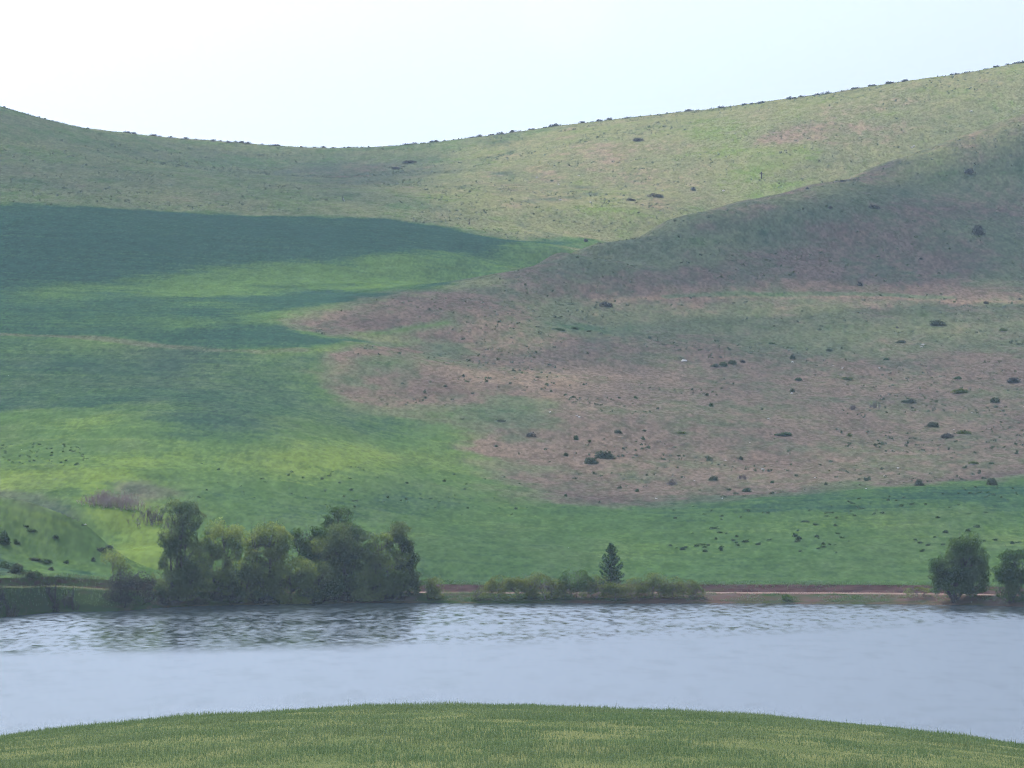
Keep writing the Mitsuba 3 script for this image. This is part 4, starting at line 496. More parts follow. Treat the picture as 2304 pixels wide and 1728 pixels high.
def bladefn(p, n, uv):
    f = mikit.fbm(p.x / 2.2, p.y / 4.0, 3.0, 3)
    g = mikit.noise(p.x * 3.0, p.y * 3.0, 0.0)
    col = mikit.mix((0.16, 0.235, 0.108), (0.185, 0.25, 0.118), mikit.smoothstep(0.3, 0.7, f))
    return mikit.mix(col, (0.17, 0.15, 0.075), 0.08 * mikit.smoothstep(0.62, 0.9, g) )


scene['grass_blade'] = {'type': 'principledthin', 'base_color': mikit.proc(bladefn), 'roughness': 0.6, 'diff_trans': 0.7, 'eta': 1.35}


def blades(n, x, y, z, h, w, rng, lean=0.35):
    th = rng.uniform(0, 2 * np.pi, n)
    d = np.stack([np.cos(th), np.sin(th), 0 * th], -1)
    side = np.stack([-np.sin(th), np.cos(th), 0 * th], -1) * (w * rng.uniform(0.7, 1.3, n))[:, None]
    b = np.stack([x, y, z], -1)
    le = (rng.uniform(0, lean, n) * h)[:, None]
    m = b + d * le * 0.35 + np.stack([0 * h, 0 * h, h * 0.6], -1)
    t = b + d * le + np.stack([0 * h, 0 * h, h], -1)
    v = np.stack([b - side, b + side, m + side * 0.8, m - side * 0.8, t], 1).reshape(-1, 3)
    i = np.arange(n)[:, None] * 5
    return v, np.vstack([i + [0, 1, 2], i + [0, 2, 3], i + [3, 2, 4]])


rng = np.random.default_rng(21)
n = 430000
bx, by = rng.uniform(-24, 24, n), rng.uniform(78, 138, n)
dens = 0.75 + 1.2 * nz(bx, by, 1.3, 81, 2) + 0.5 * nz(bx, by, 6, 82, 2)
ok = (rng.random(n) < dens) & (np.abs(bx) < by * 0.165 + 3)
bx, by = bx[ok], by[ok]
tall = nz(bx, by, 2.2, 83, 3)
hh = rng.uniform(0.06, 0.16, len(bx)) * (1 + 2.2 * np.clip(tall, -0.3, 1)) + np.where(rng.random(len(bx)) < 0.006, rng.uniform(0.08, 0.2, len(bx)), 0)
scene['foreground_grass'] = mikit.ply(blades(len(bx), bx, by, rise(bx, by) - 0.02, hh, 0.010, rng), 'grass_blade')
tag('foreground_grass', 'short meadow grass growing over the foreground rise', 'grass', kind='stuff')


# ---------------------------------------------------------------- trees
def tree(name, label, cat, x, y, lobes, seed, leaf='willow_leaf', wood='bark', n_leaf=900, size=0.2, stems=3, trunk_r=0.16, twigs=10, gap=0.52, group=None, crown='crown', spread=0.5):
    """lobes: (dx, dy, z, rx, ry, rz) of each clump of the crown, in metres from the foot. Limbs run from the stems to the clumps and fan out into twigs there."""
    rng = np.random.default_rng(seed)
    key = numbered(name)
    z0 = float(ground(x, y)) - 0.1
    foot = np.array([x, y, z0])
    wood_parts, pts = [], []
    bases = [foot + [rng.normal(0, spread), rng.normal(0, spread * 0.6), 0] for _ in range(stems)]
    for L in lobes:
        c, r = foot + np.array(L[:3]), np.array(L[3:6])
        b = min(bases, key=lambda q: abs(q[0] - c[0]) + rng.uniform(0, 0.8))
        m1 = b + (c - b) * 0.4 + [rng.normal(0, 0.25), rng.normal(0, 0.25), 0.12 * (c[2] - b[2])]
        top = c + [0, 0, r[2] * 0.35]
        path = np.array([b, b + (m1 - b) * 0.5 + rng.normal(0, 0.08, 3), m1, (m1 + c) / 2 + rng.normal(0, 0.15, 3), c, top])
        wood_parts.append(tube(path, trunk_r * np.array([1.15, 0.95, 0.8, 0.6, 0.42, 0.16]), 6))
        for _ in range(twigs):
            d = unit(rng.normal(size=3) + [0, 0, 0.6])
            s = path[2] + (path[4] - path[2]) * rng.uniform(0.2, 1.0)
            e = c + d * r * rng.uniform(0.7, 1.02)
            mid = (s + e) / 2 + [rng.normal(0, 0.15), rng.normal(0, 0.15), 0.12 * r[2]]
            wood_parts.append(tube(np.array([s, mid, e]), trunk_r * np.array([0.3, 0.2, 0.07]), 4))
            for _ in range(3):
                e2 = e + rng.normal(0, 0.28, 3) * r
                wood_parts.append(tube(np.array([mid + (e - mid) * rng.uniform(0, 0.7), e2]), trunk_r * np.array([0.12, 0.04]), 3))
        k = int(2.6 * n_leaf * r[0] * r[2])
        p = unit(rng.normal(size=(3 * k, 3))) * (rng.random(3 * k) ** 0.36)[:, None]
        r = r * [1.22, 1.1, 1.0]
        p = c + p * r * (1 + 0.6 * (meshkit.noise(p * 2.2 + seed, seed)[:, None] - 0.5))
        keep = meshkit.fbm(p / 1.25 + seed * 3.1, 2, seed) > gap + rng.normal(0, 0.06, len(p))
        p = p[keep][:k]
        pts.append(p[p[:, 2] > z0 + 0.2])
    scene[key + '__trunk'] = mikit.ply(join(wood_parts), wood, smooth=True)
    scene[key + '__' + crown] = mikit.ply(leaves(np.vstack(pts), size, rng), leaf)
    tag(key, label, cat, group)
    return key


W = 'willow'
G1 = 'willows of the lakeside grove'
foot_y = lambda x: float(shore(x)) + 0.9
def willow(label, x, lobes, seed, dy=0.0, **kw):
    lobes = lobes + [(rng.uniform(-0.5, 0.5), -0.5, 1.0, 2.0, 1.0, 1.25)]
    return tree('willow_tree', label, 'tree', x, foot_y(x) + dy, lobes, seed, group=G1, **kw)

willow('tallest willow of the lakeside grove, its round top high at the left end', -38.3, [(0.6, 0, 9.7, 2.3, 2, 2.1), (-0.4, 0.3, 7.4, 1.6, 1.5, 1.7), (1.2, 0, 6.6, 1.5, 1.5, 1.5), (0.1, 0, 4.4, 1.9, 1.8, 2.2), (-0.3, -0.3, 2.2, 2.3, 2, 2.1), (2.3, -0.2, 3.4, 1.6, 1.5, 2.5)], 101, leaf='grey_leaf', n_leaf=620, stems=3)
willow('airy olive willow just right of the tallest one in the lakeside grove', -33.9, [(0.5, 0, 6.9, 2.1, 1.8, 2.0), (-0.7, 0, 5.2, 1.7, 1.6, 2.2), (1.0, 0.2, 4.4, 1.5, 1.5, 2.3), (-0.2, -0.4, 2.2, 2.2, 1.8, 2.1)], 102, dy=1.0, n_leaf=520)
willow('broad yellow-olive willow in the middle left of the grove with a leaning trunk', -28.8, [(0.6, 0, 7.0, 2.2, 2, 2.0), (-1.1, 0, 6.0, 1.6, 1.6, 2.2), (1.5, 0.2, 5.4, 1.5, 1.5, 2.0), (-1.2, -0.3, 3.0, 1.7, 1.6, 2.7), (0.8, -0.2, 3.0, 1.7, 1.6, 2.4)], 103, dy=0.8, n_leaf=620)
willow('greener willow at the back of the grove with a bare forked top', -24.2, [(-0.6, 0, 6.1, 1.5, 1.4, 1.5), (1.0, 0, 6.4, 1.7, 1.5, 1.4), (0.2, 0, 4.4, 2.0, 1.7, 2.0)], 104, dy=4.0, leaf='green_leaf', n_leaf=620, size=0.22)
willow('slim green willow poking above the middle of the grove from behind', -20.7, [(0.2, 0, 9.3, 1.6, 1.3, 1.3), (-0.5, 0, 7.9, 1.1, 1.1, 1.0), (0.9, 0, 7.6, 1.2, 1.2, 1.1), (0.0, 0, 6.0, 1.5, 1.3, 1.9), (0.0, 0, 3.6, 1.6, 1.3, 2.0)], 105, dy=4.5, leaf='green_leaf', n_leaf=500)
willow('dense round grey-green willow right of the centre of the grove', -19.5, [(0.0, 0, 6.6, 2.6, 2.1, 2.1), (-1.2, 0, 5.2, 1.6, 1.6, 2.1), (1.3, -0.2, 4.8, 1.6, 1.6, 2.4), (-0.2, 0.2, 3.0, 2.2, 1.8, 2.2)], 106, dy=0.9, leaf='grey_leaf', n_leaf=760)
willow('yellowish drooping willow second from the right end of the grove', -15.3, [(0.0, 0, 5.9, 1.7, 1.6, 2.0), (0.8, -0.3, 4.0, 1.9, 1.6, 2.3), (-0.7, -0.2, 3.2, 1.5, 1.5, 2.2), (1.0, -0.2, 1.9, 2.0, 1.6, 1.7)], 107, n_leaf=640)
willow('dark grey-green willow at the right end of the grove, leaning right', -13.3, [(-0.2, 0, 6.8, 1.5, 1.4, 1.7), (0.5, 0, 5.2, 1.4, 1.4, 2.0), (0.9, 0, 3.4, 1.4, 1.4, 2.2), (0.9, 0.1, 1.8, 1.5, 1.4, 1.6)], 108, dy=1.4, leaf='grey_leaf', n_leaf=720)
willow('low domed olive willow at the front of the grove beside the water', -26.0, [(0.2, 0, 3.6, 2.5, 1.7, 2.1), (-1.5, -0.1, 2.4, 1.6, 1.4, 2.0), (1.6, 0, 2.5, 1.6, 1.4, 2.0)], 109, dy=-0.9, n_leaf=620)
willow('low grey thicket-like willow between two taller trunks in the grove', -22.6, [(0.2, 0, 2.6, 1.9, 1.5, 2.2), (1.3, 0, 1.8, 1.5, 1.3, 1.6)], 110, dy=-0.5, leaf='grey_leaf', n_leaf=560, trunk_r=0.1)
willow('narrow olive willow filling the gap between the two leftmost tall willows', -36.2, [(0.3, 0, 4.4, 1.3, 1.3, 2.0), (-0.3, 0, 2.4, 1.6, 1.3, 1.8)], 116, dy=2.0, n_leaf=560, trunk_r=0.1)
willow('olive willow standing between the domed willow and the round grey-green one', -22.0, [(0, 0, 5.2, 1.5, 1.3, 1.7), (0.3, 0, 3.2, 1.6, 1.3, 1.8)], 117, dy=2.0, n_leaf=560, trunk_r=0.1)
willow('low olive willow in front of the yellowish drooping one at the waterline', -16.8, [(0, 0, 2.2, 1.7, 1.3, 1.7), (1.4, 0, 1.9, 1.4, 1.2, 1.5)], 118, dy=-0.6, n_leaf=560, trunk_r=0.1)
willow('short dark willow filling the left middle of the grove at the waterline', -31.2, [(0, 0, 2.4, 1.8, 1.4, 2.2), (1.0, 0, 3.8, 1.2, 1.2, 1.6), (-1.3, 0, 1.8, 1.3, 1.2, 1.6)], 111, dy=-0.4, leaf='grey_leaf', n_leaf=520, trunk_r=0.1)
tree('shore_bush', 'grey-purple twiggy bush at the far left foot of the grove', 'bush', -43.0, foot_y(-43) - 0.4, [(0, 0, 2.2, 2.0, 1.5, 1.9), (1.8, 0, 2.0, 1.6, 1.4, 1.8), (-1.2, 0, 1.4, 1.2, 1.2, 1.3)], 112, leaf='brush_leaf', wood='dark_twig', n_leaf=420, size=0.16, stems=6, trunk_r=0.07, twigs=16, crown='foliage')
tree('shore_bush', 'thin yellow-green bush standing behind the left foot of the grove', 'bush', -44.5, foot_y(-44.5) + 3.0, [(0, 0, 3.4, 1.3, 1.1, 1.5), (0.9, 0, 2.2, 1.2, 1.0, 1.4)], 113, leaf='willow_leaf', wood='grey_twig', n_leaf=260, size=0.15, stems=4, trunk_r=0.05, twigs=26, crown='foliage')
tree('shore_bush', 'pale olive bush alone between the grove and the shoreline willows', 'bush', -9.4, foot_y(-9.4) - 0.3, [(0, 0, 1.7, 1.3, 1.1, 1.3), (0.5, 0, 1.0, 1.2, 1, 0.9)], 114, leaf='shore_leaf', wood='grey_twig', n_leaf=520, size=0.15, stems=5, trunk_r=0.05, twigs=20, crown='foliage')
tree('shore_bush', 'small sparse yellow-green bush left of the shoreline willow row', 'bush', -3.6, foot_y(-3.6) - 0.2, [(0, 0, 1.0, 0.9, 0.8, 0.9), (-0.6, 0, 0.7, 0.6, 0.6, 0.7)], 115, leaf='shore_leaf', wood='grey_twig', n_leaf=380, size=0.13, stems=4, trunk_r=0.04, twigs=18, crown='foliage')
for k, (x, w, h, under) in enumerate([(-39.6, 1.5, 1.5, 'under the tallest willow'), (-36.4, 1.6, 1.2, 'under the gap between the two leftmost tall willows'), (-32.8, 1.5, 1.4, 'under the airy olive willow'), (-29.4, 1.7, 1.2, 'under the broad yellow-olive willow'), (-24.1, 1.4, 1.2, 'just right of the low domed willow'), (-20.2, 1.6, 1.3, 'under the round grey-green willow'), (-15.0, 1.8, 1.2, 'under the yellowish drooping willow')]):
    tree('waterside_thicket', 'low dark twiggy thicket at the waterline ' + under, 'bush', x, foot_y(x) - 0.75, [(-w * 0.5, 0, h * 0.6, w * 0.75, 0.7, h * 0.62), (w * 0.5, 0, h * 0.5, w * 0.7, 0.7, h * 0.5)], 180 + k, leaf='brush_leaf', wood='dark_twig', n_leaf=420, size=0.16, stems=4, trunk_r=0.05, twigs=16, group='dark thickets at the foot of the grove', crown='foliage')
row = [(1080, 52, 55), (1124, 62, 62), (1168, 54, 60), (1206, 44, 52), (1245, 56, 72), (1288, 52, 54), (1330, 46, 48), (1371, 52, 50), (1412, 56, 58), (1452, 52, 54), (1490, 44, 46)]
ordin = ['leftmost bright olive bush of the shoreline willow row', 'second bush from the left in the shoreline willow row, broad and olive', 'third bush from the left in the shoreline willow row', 'fourth and narrower bush from the left in the shoreline willow row', 'tallest and darkest bush in the middle of the shoreline willow row', 'bush just left of the conifer in the shoreline willow row', 'low bush directly below the conifer in the shoreline willow row', 'fourth bush from the right in the shoreline willow row', 'third bush from the right in the shoreline willow row', 'second bush from the right in the shoreline willow row', 'rightmost small bush of the shoreline willow row']
for k, ((vx, w, h), lab) in enumerate(zip(row, ordin)):
    x = (vx - 1106) * 0.0541
    w, h = w * 0.0541 * 0.62, h * 0.0541 * 0.98
    tree('shore_willow', lab, 'bush', x, foot_y(x) + 0.1 * (k % 3), [(0, 0, h * 0.62, w * 0.8, 1.1, h * 0.4), (-w * 0.55, 0.1, h * 0.42, w * 0.6, 1.0, h * 0.4), (w * 0.55, -0.1, h * 0.44, w * 0.6, 1.0, h * 0.38)], 130 + k, leaf='green_leaf' if k == 4 else 'shore_leaf', wood='grey_twig', n_leaf=430, size=0.15, stems=5, trunk_r=0.05, twigs=20, group='willow bushes in a row along the far shore', crown='foliage')
tree('broadleaf_tree', 'dense dark green tree with a side bough on the left, right shore', 'tree', 52.0, foot_y(52.0), [(0.3, 0, 6.1, 1.8, 1.6, 1.9), (0.5, 0, 4.6, 2.1, 1.8, 2.0), (-0.5, 0, 3.0, 2.2, 1.8, 2.2), (1.1, 0, 2.6, 1.7, 1.6, 2.0), (-2.5, 0, 4.2, 1.2, 1.1, 1.2), (-2.9, 0, 3.3, 0.9, 0.9, 0.8), (-1.9, 0, 2.1, 1.5, 1.2, 1.5)], 151, leaf='green_leaf', n_leaf=850, size=0.21, gap=0.47)
tree('broadleaf_tree', 'dense dark green tree cut by the right edge of the picture', 'tree', 57.4, foot_y(57.4), [(0.2, 0, 4.7, 1.7, 1.5, 1.6), (-0.4, 0, 3.2, 1.8, 1.6, 1.9), (1.6, 0, 3.6, 1.7, 1.5, 1.8), (0.2, 0, 1.8, 2.0, 1.6, 1.6)], 152, leaf='green_leaf', n_leaf=850, size=0.21, gap=0.47)
tree('shore_bush', 'pale yellow-green bush on the bank just left of the right tree', 'bush', 46.9, foot_y(46.9) + 0.4, [(0, 0, 0.9, 1.2, 0.9, 0.8), (1.0, 0, 0.8, 0.9, 0.8, 0.7)], 153, leaf='shore_leaf', wood='grey_twig', n_leaf=420, size=0.13, stems=4, trunk_r=0.04, twigs=18, crown='foliage')
tree('shore_bush', 'small dark green bush alone on the bank below the dirt track', 'bush', 32.1, foot_y(32.1) - 0.2, [(0, 0, 0.5, 0.6, 0.5, 0.45)], 154, leaf='green_leaf', wood='grey_twig', n_leaf=1200, size=0.12, stems=2, trunk_r=0.03, twigs=10, crown='foliage')

# conifer
rng = np.random.default_rng(160)
x, y = 11.7, foot_y(11.7) + 4.9
z0 = float(ground(x, y)) - 0.05
HT = 5.75
tw, nd = [], []
scene['conifer_tree__trunk'] = mikit.ply(tube(np.array([[x, y, z0], [x + 0.03, y, z0 + HT * 0.5], [x, y, z0 + HT]]), [0.13, 0.08, 0.015], 8), 'bark', smooth=True)
for q in np.linspace(0.14, 0.985, 15):
    R = 1.8 * (1 - q) ** 0.68 * rng.uniform(0.72, 1.18) + 0.08
    for k in range(8):
        th = rng.uniform(0, 2 * np.pi)
        d = np.array([math.cos(th), math.sin(th), 0])
        b = np.array([x, y, z0 + HT * q + rng.normal(0, 0.07)])
        R2 = R * rng.uniform(0.7, 1.12)
        e = b + d * R2 + [0, 0, R2 * (0.25 + 0.5 * q)]
        m = b + d * R2 * 0.55 + [0, 0, R2 * 0.05]
        tw.append(tube(np.array([b, m, e]), [0.03, 0.02, 0.006], 4))
        n = int(26 + 60 * R2)
        t = rng.random(n)[:, None] ** 0.7
        p = (1 - t) ** 2 * b + 2 * t * (1 - t) * m + t ** 2 * e
        nd.append(p + rng.normal(0, 0.085, (n, 3)) * (1.25 - 0.5 * t))
scene['conifer_tree__limbs'] = mikit.ply(join(tw), 'bark', smooth=True)
scene['conifer_tree__needles'] = mikit.ply(leaves(np.vstack(nd), 0.17, rng, droop=-0.4, wide=0.4), 'needle')
tag('conifer_tree', 'small dark conical evergreen behind the shoreline willow row', 'tree')


# bare brush
def bare(label, x, y, w, h, seed, n=60, wood='grey_twig', group=None, name='bare_bush', tall=None):
    rng = np.random.default_rng(seed)
    key = numbered(name)
    z0 = float(ground(x, y)) - 0.05
    st, tw = [], []
    for _ in range(n):
        b = np.array([x + rng.normal(0, w * 0.26), y + rng.normal(0, w * 0.16), z0])
        b[2] = float(ground(b[0], b[1])) - 0.05
        hh = h * rng.uniform(0.4, 1.0) * math.exp(-1.2 * ((b[0] - x) / (w * 0.6)) ** 2)
        lean = np.array([rng.normal(0, 0.28) + (b[0] - x) / w * 0.8, rng.normal(0, 0.25), 0]) * hh * 0.6
        m = b + lean * 0.4 + [0, 0, hh * 0.55]
        t = b + lean + [0, 0, hh]
        st.append(tube(np.array([b, m, t]), [0.024, 0.018, 0.008], 4))
        for _ in range(9):
            s = b + (m - b) * rng.uniform(0.5, 1) if rng.random() < 0.4 else m + (t - m) * rng.random()
            tw.append(tube(np.array([s, s + [rng.normal(0, 0.16) * h * 0.6, rng.normal(0, 0.12) * h * 0.6, rng.uniform(0.08, 0.3) * h]]), [0.015, 0.006], 3))
    for dx, hh in (tall or []):
        b = np.array([x + dx, y, z0])
        st.append(tube(np.array([b, b + [0.1, 0, hh * 0.5], b + [0.16, 0, hh]]), [0.09, 0.07, 0.03], 6))
    scene[key + '__stems'] = mikit.ply(join(st), wood, smooth=True)
    scene[key + '__twigs'] = mikit.ply(join(tw), wood, smooth=True)
    tag(key, label, 'bush', group)
    for q in ('__stems', '__twigs'):
        labels[key + q] = {'label': 'many thin bare ' + q[2:], 'kind': 'stuff'}


G2 = 'bare brush in the gully'
bare('pinkish-grey bare thicket across the green gully, left and densest part', -52.0, 464.5, 4.6, 1.9, 171, 150, 'pink_twig', group=G2)
bare('pinkish-grey bare thicket in the gully, right and taller part', -49.0, 464, 3.0, 2.4, 172, 70, 'pink_twig', group=G2)
bare('pale grey bare brush between the gully thicket and the tallest willow', -45.6, 459, 4.2, 2.2, 173, 60, group=G2)
bare('small grey bare brush just left of the tallest willow top', -41.8, 456, 3.4, 2.2, 174, 42, group=G2)
bare('dark purple bare bush at the water in the lower left corner of the shore', -53.8, foot_y(-53.8) - 0.5, 2.4, 1.9, 175, 60, 'dark_twig')
bare('dark dead brush with one tall snag on the left bank', -50.4, foot_y(-50.4) - 0.4, 1.7, 2.0, 176, 40, 'dark_twig', tall=[(0.25, 3.1)])
bare('short dark dead brush right of the tall snag on the left bank', -48.7, foot_y(-48.7) - 0.4, 1.5, 1.7, 177, 34, 'dark_twig', tall=[(0.3, 2.3)])


# ---------------------------------------------------------------- shrubs, clumps, stones: shared shapes, one entry each
def shrub_mesh(seed, n, size, flat=1.0, gap=0.4):
    rng = np.random.default_rng(seed)
    lob = [(np.array([rng.normal(0, 0.22), rng.normal(0, 0.22), 0.0]), rng.uniform(0.26, 0.42), rng.uniform(0.6, 1.0)) for _ in range(5)]
    P = []
    for c, r, h in lob:
        p = unit(rng.normal(size=(n, 3))) * (rng.random(n) ** 0.35)[:, None]
        p = np.stack([c[0] + p[:, 0] * r, c[1] + p[:, 1] * r, np.abs(p[:, 2]) * h], -1)
        P.append(p)
    P = np.vstack(P)
    return leaves(P, size, rng, droop=-0.2, wide=0.6)


SHAPES_ = {}
for kind, bs, n, size in [('sage', 'sage_leaf', 130, 0.16), ('brush', 'brush_leaf', 130, 0.15), ('grass', 'clump_leaf', 110, 0.17), ('bright', 'bright_leaf', 110, 0.17), ('small', 'clump_leaf', 26, 0.3), ('sky', 'brush_leaf', 60, 0.22), ('tiny', 'clump_leaf', 16, 0.36)]:
    SHAPES_[kind] = [mikit.ply(shrub_mesh(200 + 10 * k + len(kind), n, size), bs) for k in range(3)]


def plant(name, kind, x, y, w, h, rng, label, cat, group=None, sink=0.0):
    key = numbered(name)
    s = SHAPES_[kind][rng.integers(3)]
    z = float(ground(x, y)) - 0.06 * h - sink
    scene[key] = {**s, 'to_world': T().translate([x, y, z]).rotate([0, 0, 1], float(rng.uniform(0, 360))).scale([w, w, h])}
    tag(key, label, cat, group)


rng = np.random.default_rng(300)
for x, y, w, h, kind, lab in SHRUBS:
    if kind == 'bare':
        bare(lab, x, y, w * 1.0, h * 1.15, int(abs(x * 10)) + 400, 26, name='twiggy_bush')
        continue
    if 'bright' in lab and kind == 'grass' and 'dark' not in lab: kind = 'bright'
    plant({'sage': 'sage_shrub', 'brush': 'dark_shrub', 'grass': 'grass_clump', 'bright': 'grass_clump'}[kind], kind, x, y, w * 0.95, h, rng, lab, 'shrub' if kind in ('sage', 'brush') else 'plant')
GL = {'sage': 'small sage shrubs on the brown hillside', 'brush': 'small dark shrubs on the upper slopes', 'grass': 'small grass clumps on the brown hillside', 'bright': 'small grass clumps on the brown hillside'}
for x, y, w, h, kind, lab in CLUMPS:
    plant({'sage': 'hillside_sage', 'brush': 'hillside_brush', 'grass': 'hillside_clump', 'bright': 'hillside_clump'}[kind], kind, x, y, w * 0.88, h * 0.95, rng, lab, 'plant' if kind in ('grass', 'bright') else 'shrub', GL[kind])
for data, name, lab, grp in [(MEADOW_CLUMPS, 'meadow_clump', 'small dark green clump on the right half of the lower meadow', 'dark clumps on the lower meadow'),
                             (SLOPE_CLUMPS, 'slope_clump', 'tiny dark clump on the green slope above the willow grove', 'tiny clumps on the slope above the grove'),
                             (VALLEY_CLUMPS, 'valley_clump', 'tiny dark clump on the bright green patch at the left edge', 'tiny clumps on the bright left patch')]:
    for x, y, w, h in data:
        plant(name, 'small', x, y, w * 0.95, h * 1.1, rng, lab, 'plant', grp)
for x, y, w, h, lab in KNOLL_SHRUBS:
    plant('knoll_shrub', 'grass' if rng.random() < 0.6 else 'sage', x, y, w * 1.05, h * 1.3, rng, lab, 'shrub', 'shrubs on the knoll')
for x, y, w, h in LEFT_SKYLINE:
    plant('skyline_shrub', 'sky', x, y, w * 0.85, h * 0.85, rng, 'small purple-grey shrub on the skyline left of the saddle', 'shrub', 'shrubs on the left skyline')
for x, y, w, h in RIGHT_SKYLINE:
    plant('ridge_shrub', 'sky', x, y, w * 0.85, h * 0.85, rng, 'small purple-grey shrub on the rising skyline right of the saddle', 'shrub', 'shrubs on the right skyline')


def stone_mesh(seed):
    rng = np.random.default_rng(seed)
    m = trimesh.creation.icosphere(subdivisions=1)
    v = m.vertices * (1 + 0.35 * (rng.random(len(m.vertices)) - 0.5))[:, None] * [0.5, 0.5, 0.5]
    return v, m.faces


stones = [mikit.ply(stone_mesh(s), 'stone') for s in (1, 2, 3)]
for k, (x, y, w, h) in enumerate(STONES):
    key = numbered('boulder' if k == 0 else 'white_stone')
    z = float(ground(x, y)) + 0.12 * h
    scene[key] = {**stones[k % 3], 'to_world': T().translate([x, y, z]).rotate([0, 0, 1], 77.0 * k).scale([w, w * 0.8, h])}
    if k == 0: tag(key, 'pale grey boulder in the middle of the hillside, largest stone', 'rock')
    else: tag(key, 'tiny white stone lying on the hillside', 'rock', 'white stones on the hillsides')


def beam(p0, p1, r):
    return tube(np.array([p0, p1]), [r, r * 0.85], 6)


(x, y, w, h), (x1, y1, w1, h1), (x2, y2, w2, h2) = POSTS
z = float(ground(x, y)) - 0.2
scene['cross_post__post'] = mikit.ply(beam([x, y, z], [x, y, z + h + 0.25], 0.17), 'old_wood')
scene['cross_post__crosspiece'] = mikit.ply(beam([x - w * 0.5, y - 0.12, z + h * 0.85], [x + w * 0.5, y - 0.12, z + h * 0.82], 0.11), 'old_wood')
tag('cross_post', 'dark wooden post with a crosspiece on the sunlit back hill', 'post')
z = float(ground(x1, y1)) - 0.2
scene['field_post__post'] = mikit.ply(beam([x1, y1, z], [x1 + 0.05, y1, z + h1 + 0.2], 0.12), 'old_wood')
scene['field_post__brace'] = mikit.ply(beam([x1 + 0.35, y1 + 0.15, z], [x1 + 0.08, y1, z + h1 * 0.6], 0.07), 'old_wood')
tag('field_post', 'thin dark post near the upper edge of the crop field', 'post')
z = float(ground(x2, y2)) - 0.2
scene['marker_post__post'] = mikit.ply(beam([x2, y2, z], [x2 - 0.12, y2, z + h2 + 0.2], 0.1), 'old_wood')
scene['marker_post__board'] = mikit.ply(beam([x2 + 0.3, y2 - 0.1, z + 0.1], [x2 + 0.1, y2 - 0.1, z + h2 * 0.75], 0.1), 'white_board')
tag('marker_post', 'leaning dark post with a white board on the left back hill', 'post')


# uncountable scrub and bank grass
def scrub(name, n, region, kind_bsdf, seed, label, cat, smin, smax, quads_each=5, dens=None):
    rng = np.random.default_rng(seed)
    x, y = rng.uniform(-150, 175, n * 6), rng.uniform(500, 1200, n * 6)
    ok = contains_xy(Polygon(LANDS[region]).buffer(0), x, y) & (np.abs(x) < 0.16 * y)
    x, y = x[ok], y[ok]
    ok = nz(x, y, 16, seed, 4) + rng.normal(0, 0.07, len(x)) > (0.02 if dens is None else dens)
    x, y = x[ok][:n], y[ok][:n]
    s = rng.uniform(smin, smax, len(x)) * (0.7 + 0.6 * rng.random(len(x)) ** 3)
    z = ground(x, y)
    c = np.repeat(np.stack([x, y, z], -1), quads_each, 0)
    sr = np.repeat(s, quads_each)
    off = rng.normal(0, 0.3, c.shape) * sr[:, None] * [1, 1, 0.6]
    off[:, 2] = np.abs(off[:, 2]) + 0.1 * sr
    d = rng.uniform(0.6, 1.3, len(c)) * sr * 0.7
    vv, ff = leaves(c + off, 1.0, rng, wide=0.7)
    vv = (vv.reshape(-1, 4, 3) - (c + off)[:, None]) * d[:, None, None] + (c + off)[:, None]
    key = name
    scene[key] = mikit.ply((vv.reshape(-1, 3), ff), kind_bsdf)
    tag(key, label, cat, kind='stuff')


scrub('hillside_scrub', 5000, 'brown_hillside', 'sage_leaf', 61, 'low scrub and dry tufts speckled over the brown hillside', 'scrub', 0.3, 0.7)
scrub('hill_tussocks', 7000, 'back_hill', 'sage_leaf', 62, 'grass tussocks speckled over the back hill', 'tussocks', 0.3, 0.65)

rng = np.random.default_rng(500)
n = 26000
x = rng.uniform(-75, 78, n)
s = np.where(rng.random(n) < 0.45, rng.normal(8.3, 0.5, n), rng.uniform(0.3, 2.6, n))
ok = nz(x, s * 3, 2.5, 91, 3) > np.where(s > 5, -0.12, 0.02 - 0.25 * sstep(-36, -46, x))
x, s = x[ok], s[ok]
y = shore(x) + s
hh = rng.uniform(0.15, 0.42, len(x)) * (1 + 0.4 * sstep(-36, -46, x))
scene['bank_grass'] = mikit.ply(blades(len(x), x, y, ground(x, y) - 0.05, hh, 0.03, rng, 0.5), 'grass_blade')
tag('bank_grass', 'rough grass fringing the dirt track and the lake bank', 'grass', kind='stuff')

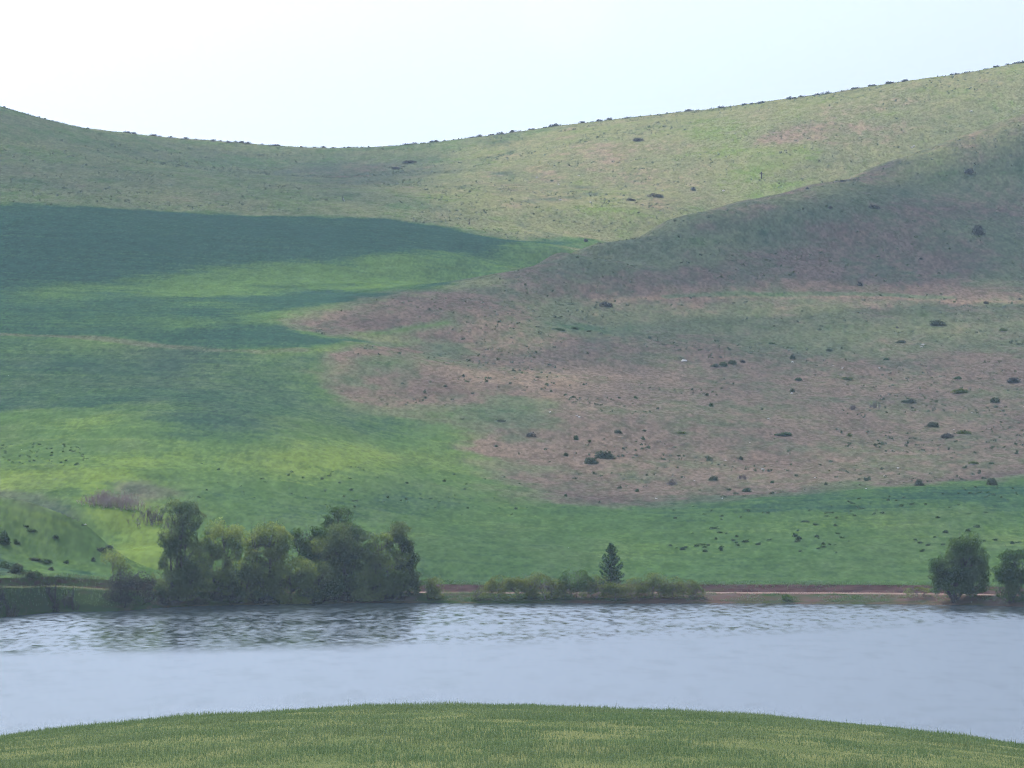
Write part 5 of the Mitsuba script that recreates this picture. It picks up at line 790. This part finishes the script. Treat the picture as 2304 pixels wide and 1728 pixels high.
# ---------------------------------------------------------------- clouds that shade the slopes, and the air
ZC = 420.0
for k, members in enumerate([(0, 1, 5, 6), (2,), (3, 4)]):
    x = np.arange(-420, 420, 6.0); y = np.arange(420, 1700, 6.0)
    CX, CY = np.meshgrid(x, y)
    tau = np.zeros(CX.shape)
    for m in members:
        outline, t, soft = CLOUDS[m]
        d = sdist(outline, CX, CY) + soft * (1.5 * nz(CX, CY, 45, 700 + m, 4))
        tau = np.maximum(tau, t * sstep(-soft, soft, d) * sstep(-58, -50, sdist(outline, CX, CY)))
    tau *= 1 + 0.5 * nz(CX, CY, 70, 720 + k, 3)
    thick = tau * 30.0
    on = thick > 0.05
    cells = on[:-1, :-1] | on[1:, :-1] | on[:-1, 1:] | on[1:, 1:]
    c = CX.shape[1]
    i, j = np.nonzero(cells)
    a = i * c + j
    N = CX.size
    lump = 6 * nz(CX, CY, 60, 740 + k, 4) * sstep(0, 10, thick)
    top = np.stack([CX, CY, ZC + 0.62 * thick + lump], -1).reshape(-1, 3)
    bot = np.stack([CX, CY, ZC - 0.38 * thick + lump * 0.5 - 0.02], -1).reshape(-1, 3)
    q = np.stack([a, a + 1, a + c + 1, a + c], -1)
    ft = np.vstack([q[:, [0, 1, 2]], q[:, [0, 2, 3]]])
    fb = ft[:, ::-1] + N
    # rim walls
    e = np.vstack([ft[:, [0, 1]], ft[:, [1, 2]], ft[:, [2, 0]]])
    code = {}
    key_f = e[:, 0].astype(np.int64) * N + e[:, 1]
    key_b = e[:, 1].astype(np.int64) * N + e[:, 0]
    rim = e[~np.isin(key_f, key_b)]
    fw = np.vstack([np.stack([rim[:, 0], rim[:, 0] + N, rim[:, 1] + N], -1), np.stack([rim[:, 0], rim[:, 1] + N, rim[:, 1]], -1)])
    f = np.vstack([ft, fb, fw])
    used = np.unique(f)
    new = np.full(2 * N, -1); new[used] = np.arange(len(used))
    vv = np.vstack([top, bot])[used]
    key = numbered('cloud')
    scene[key] = mikit.ply((vv, new[f]), {'type': 'null'}, interior={'type': 'ref', 'id': 'cloud_mist'})
    tag(key, 'soft low cloud drifting over the hills', 'cloud', kind='structure')
scene['cloud_mist'] = {'type': 'homogeneous', 'albedo': rgb(0.97, 0.975, 0.98), 'sigma_t': 0.0285, 'phase': {'type': 'hg', 'g': 0.5}}
scene['haze_air'] = {'type': 'homogeneous', 'albedo': rgb(0.62, 0.82, 1.0), 'sigma_t': 0.00016}
scene['haze'] = {'type': 'cube', 'to_world': T().translate([0, 560, 85]).scale([450, 1000, 97]), 'bsdf': {'type': 'null'}, 'interior': {'type': 'ref', 'id': 'haze_air'}}
tag('haze', 'thin bluish haze softening the far slopes', 'haze', kind='stuff')
for k in ('cloud_mist', 'haze_air'):   # media before what refers to them
    scene = {k: scene[k], **{q: v for q, v in scene.items() if q != k}}
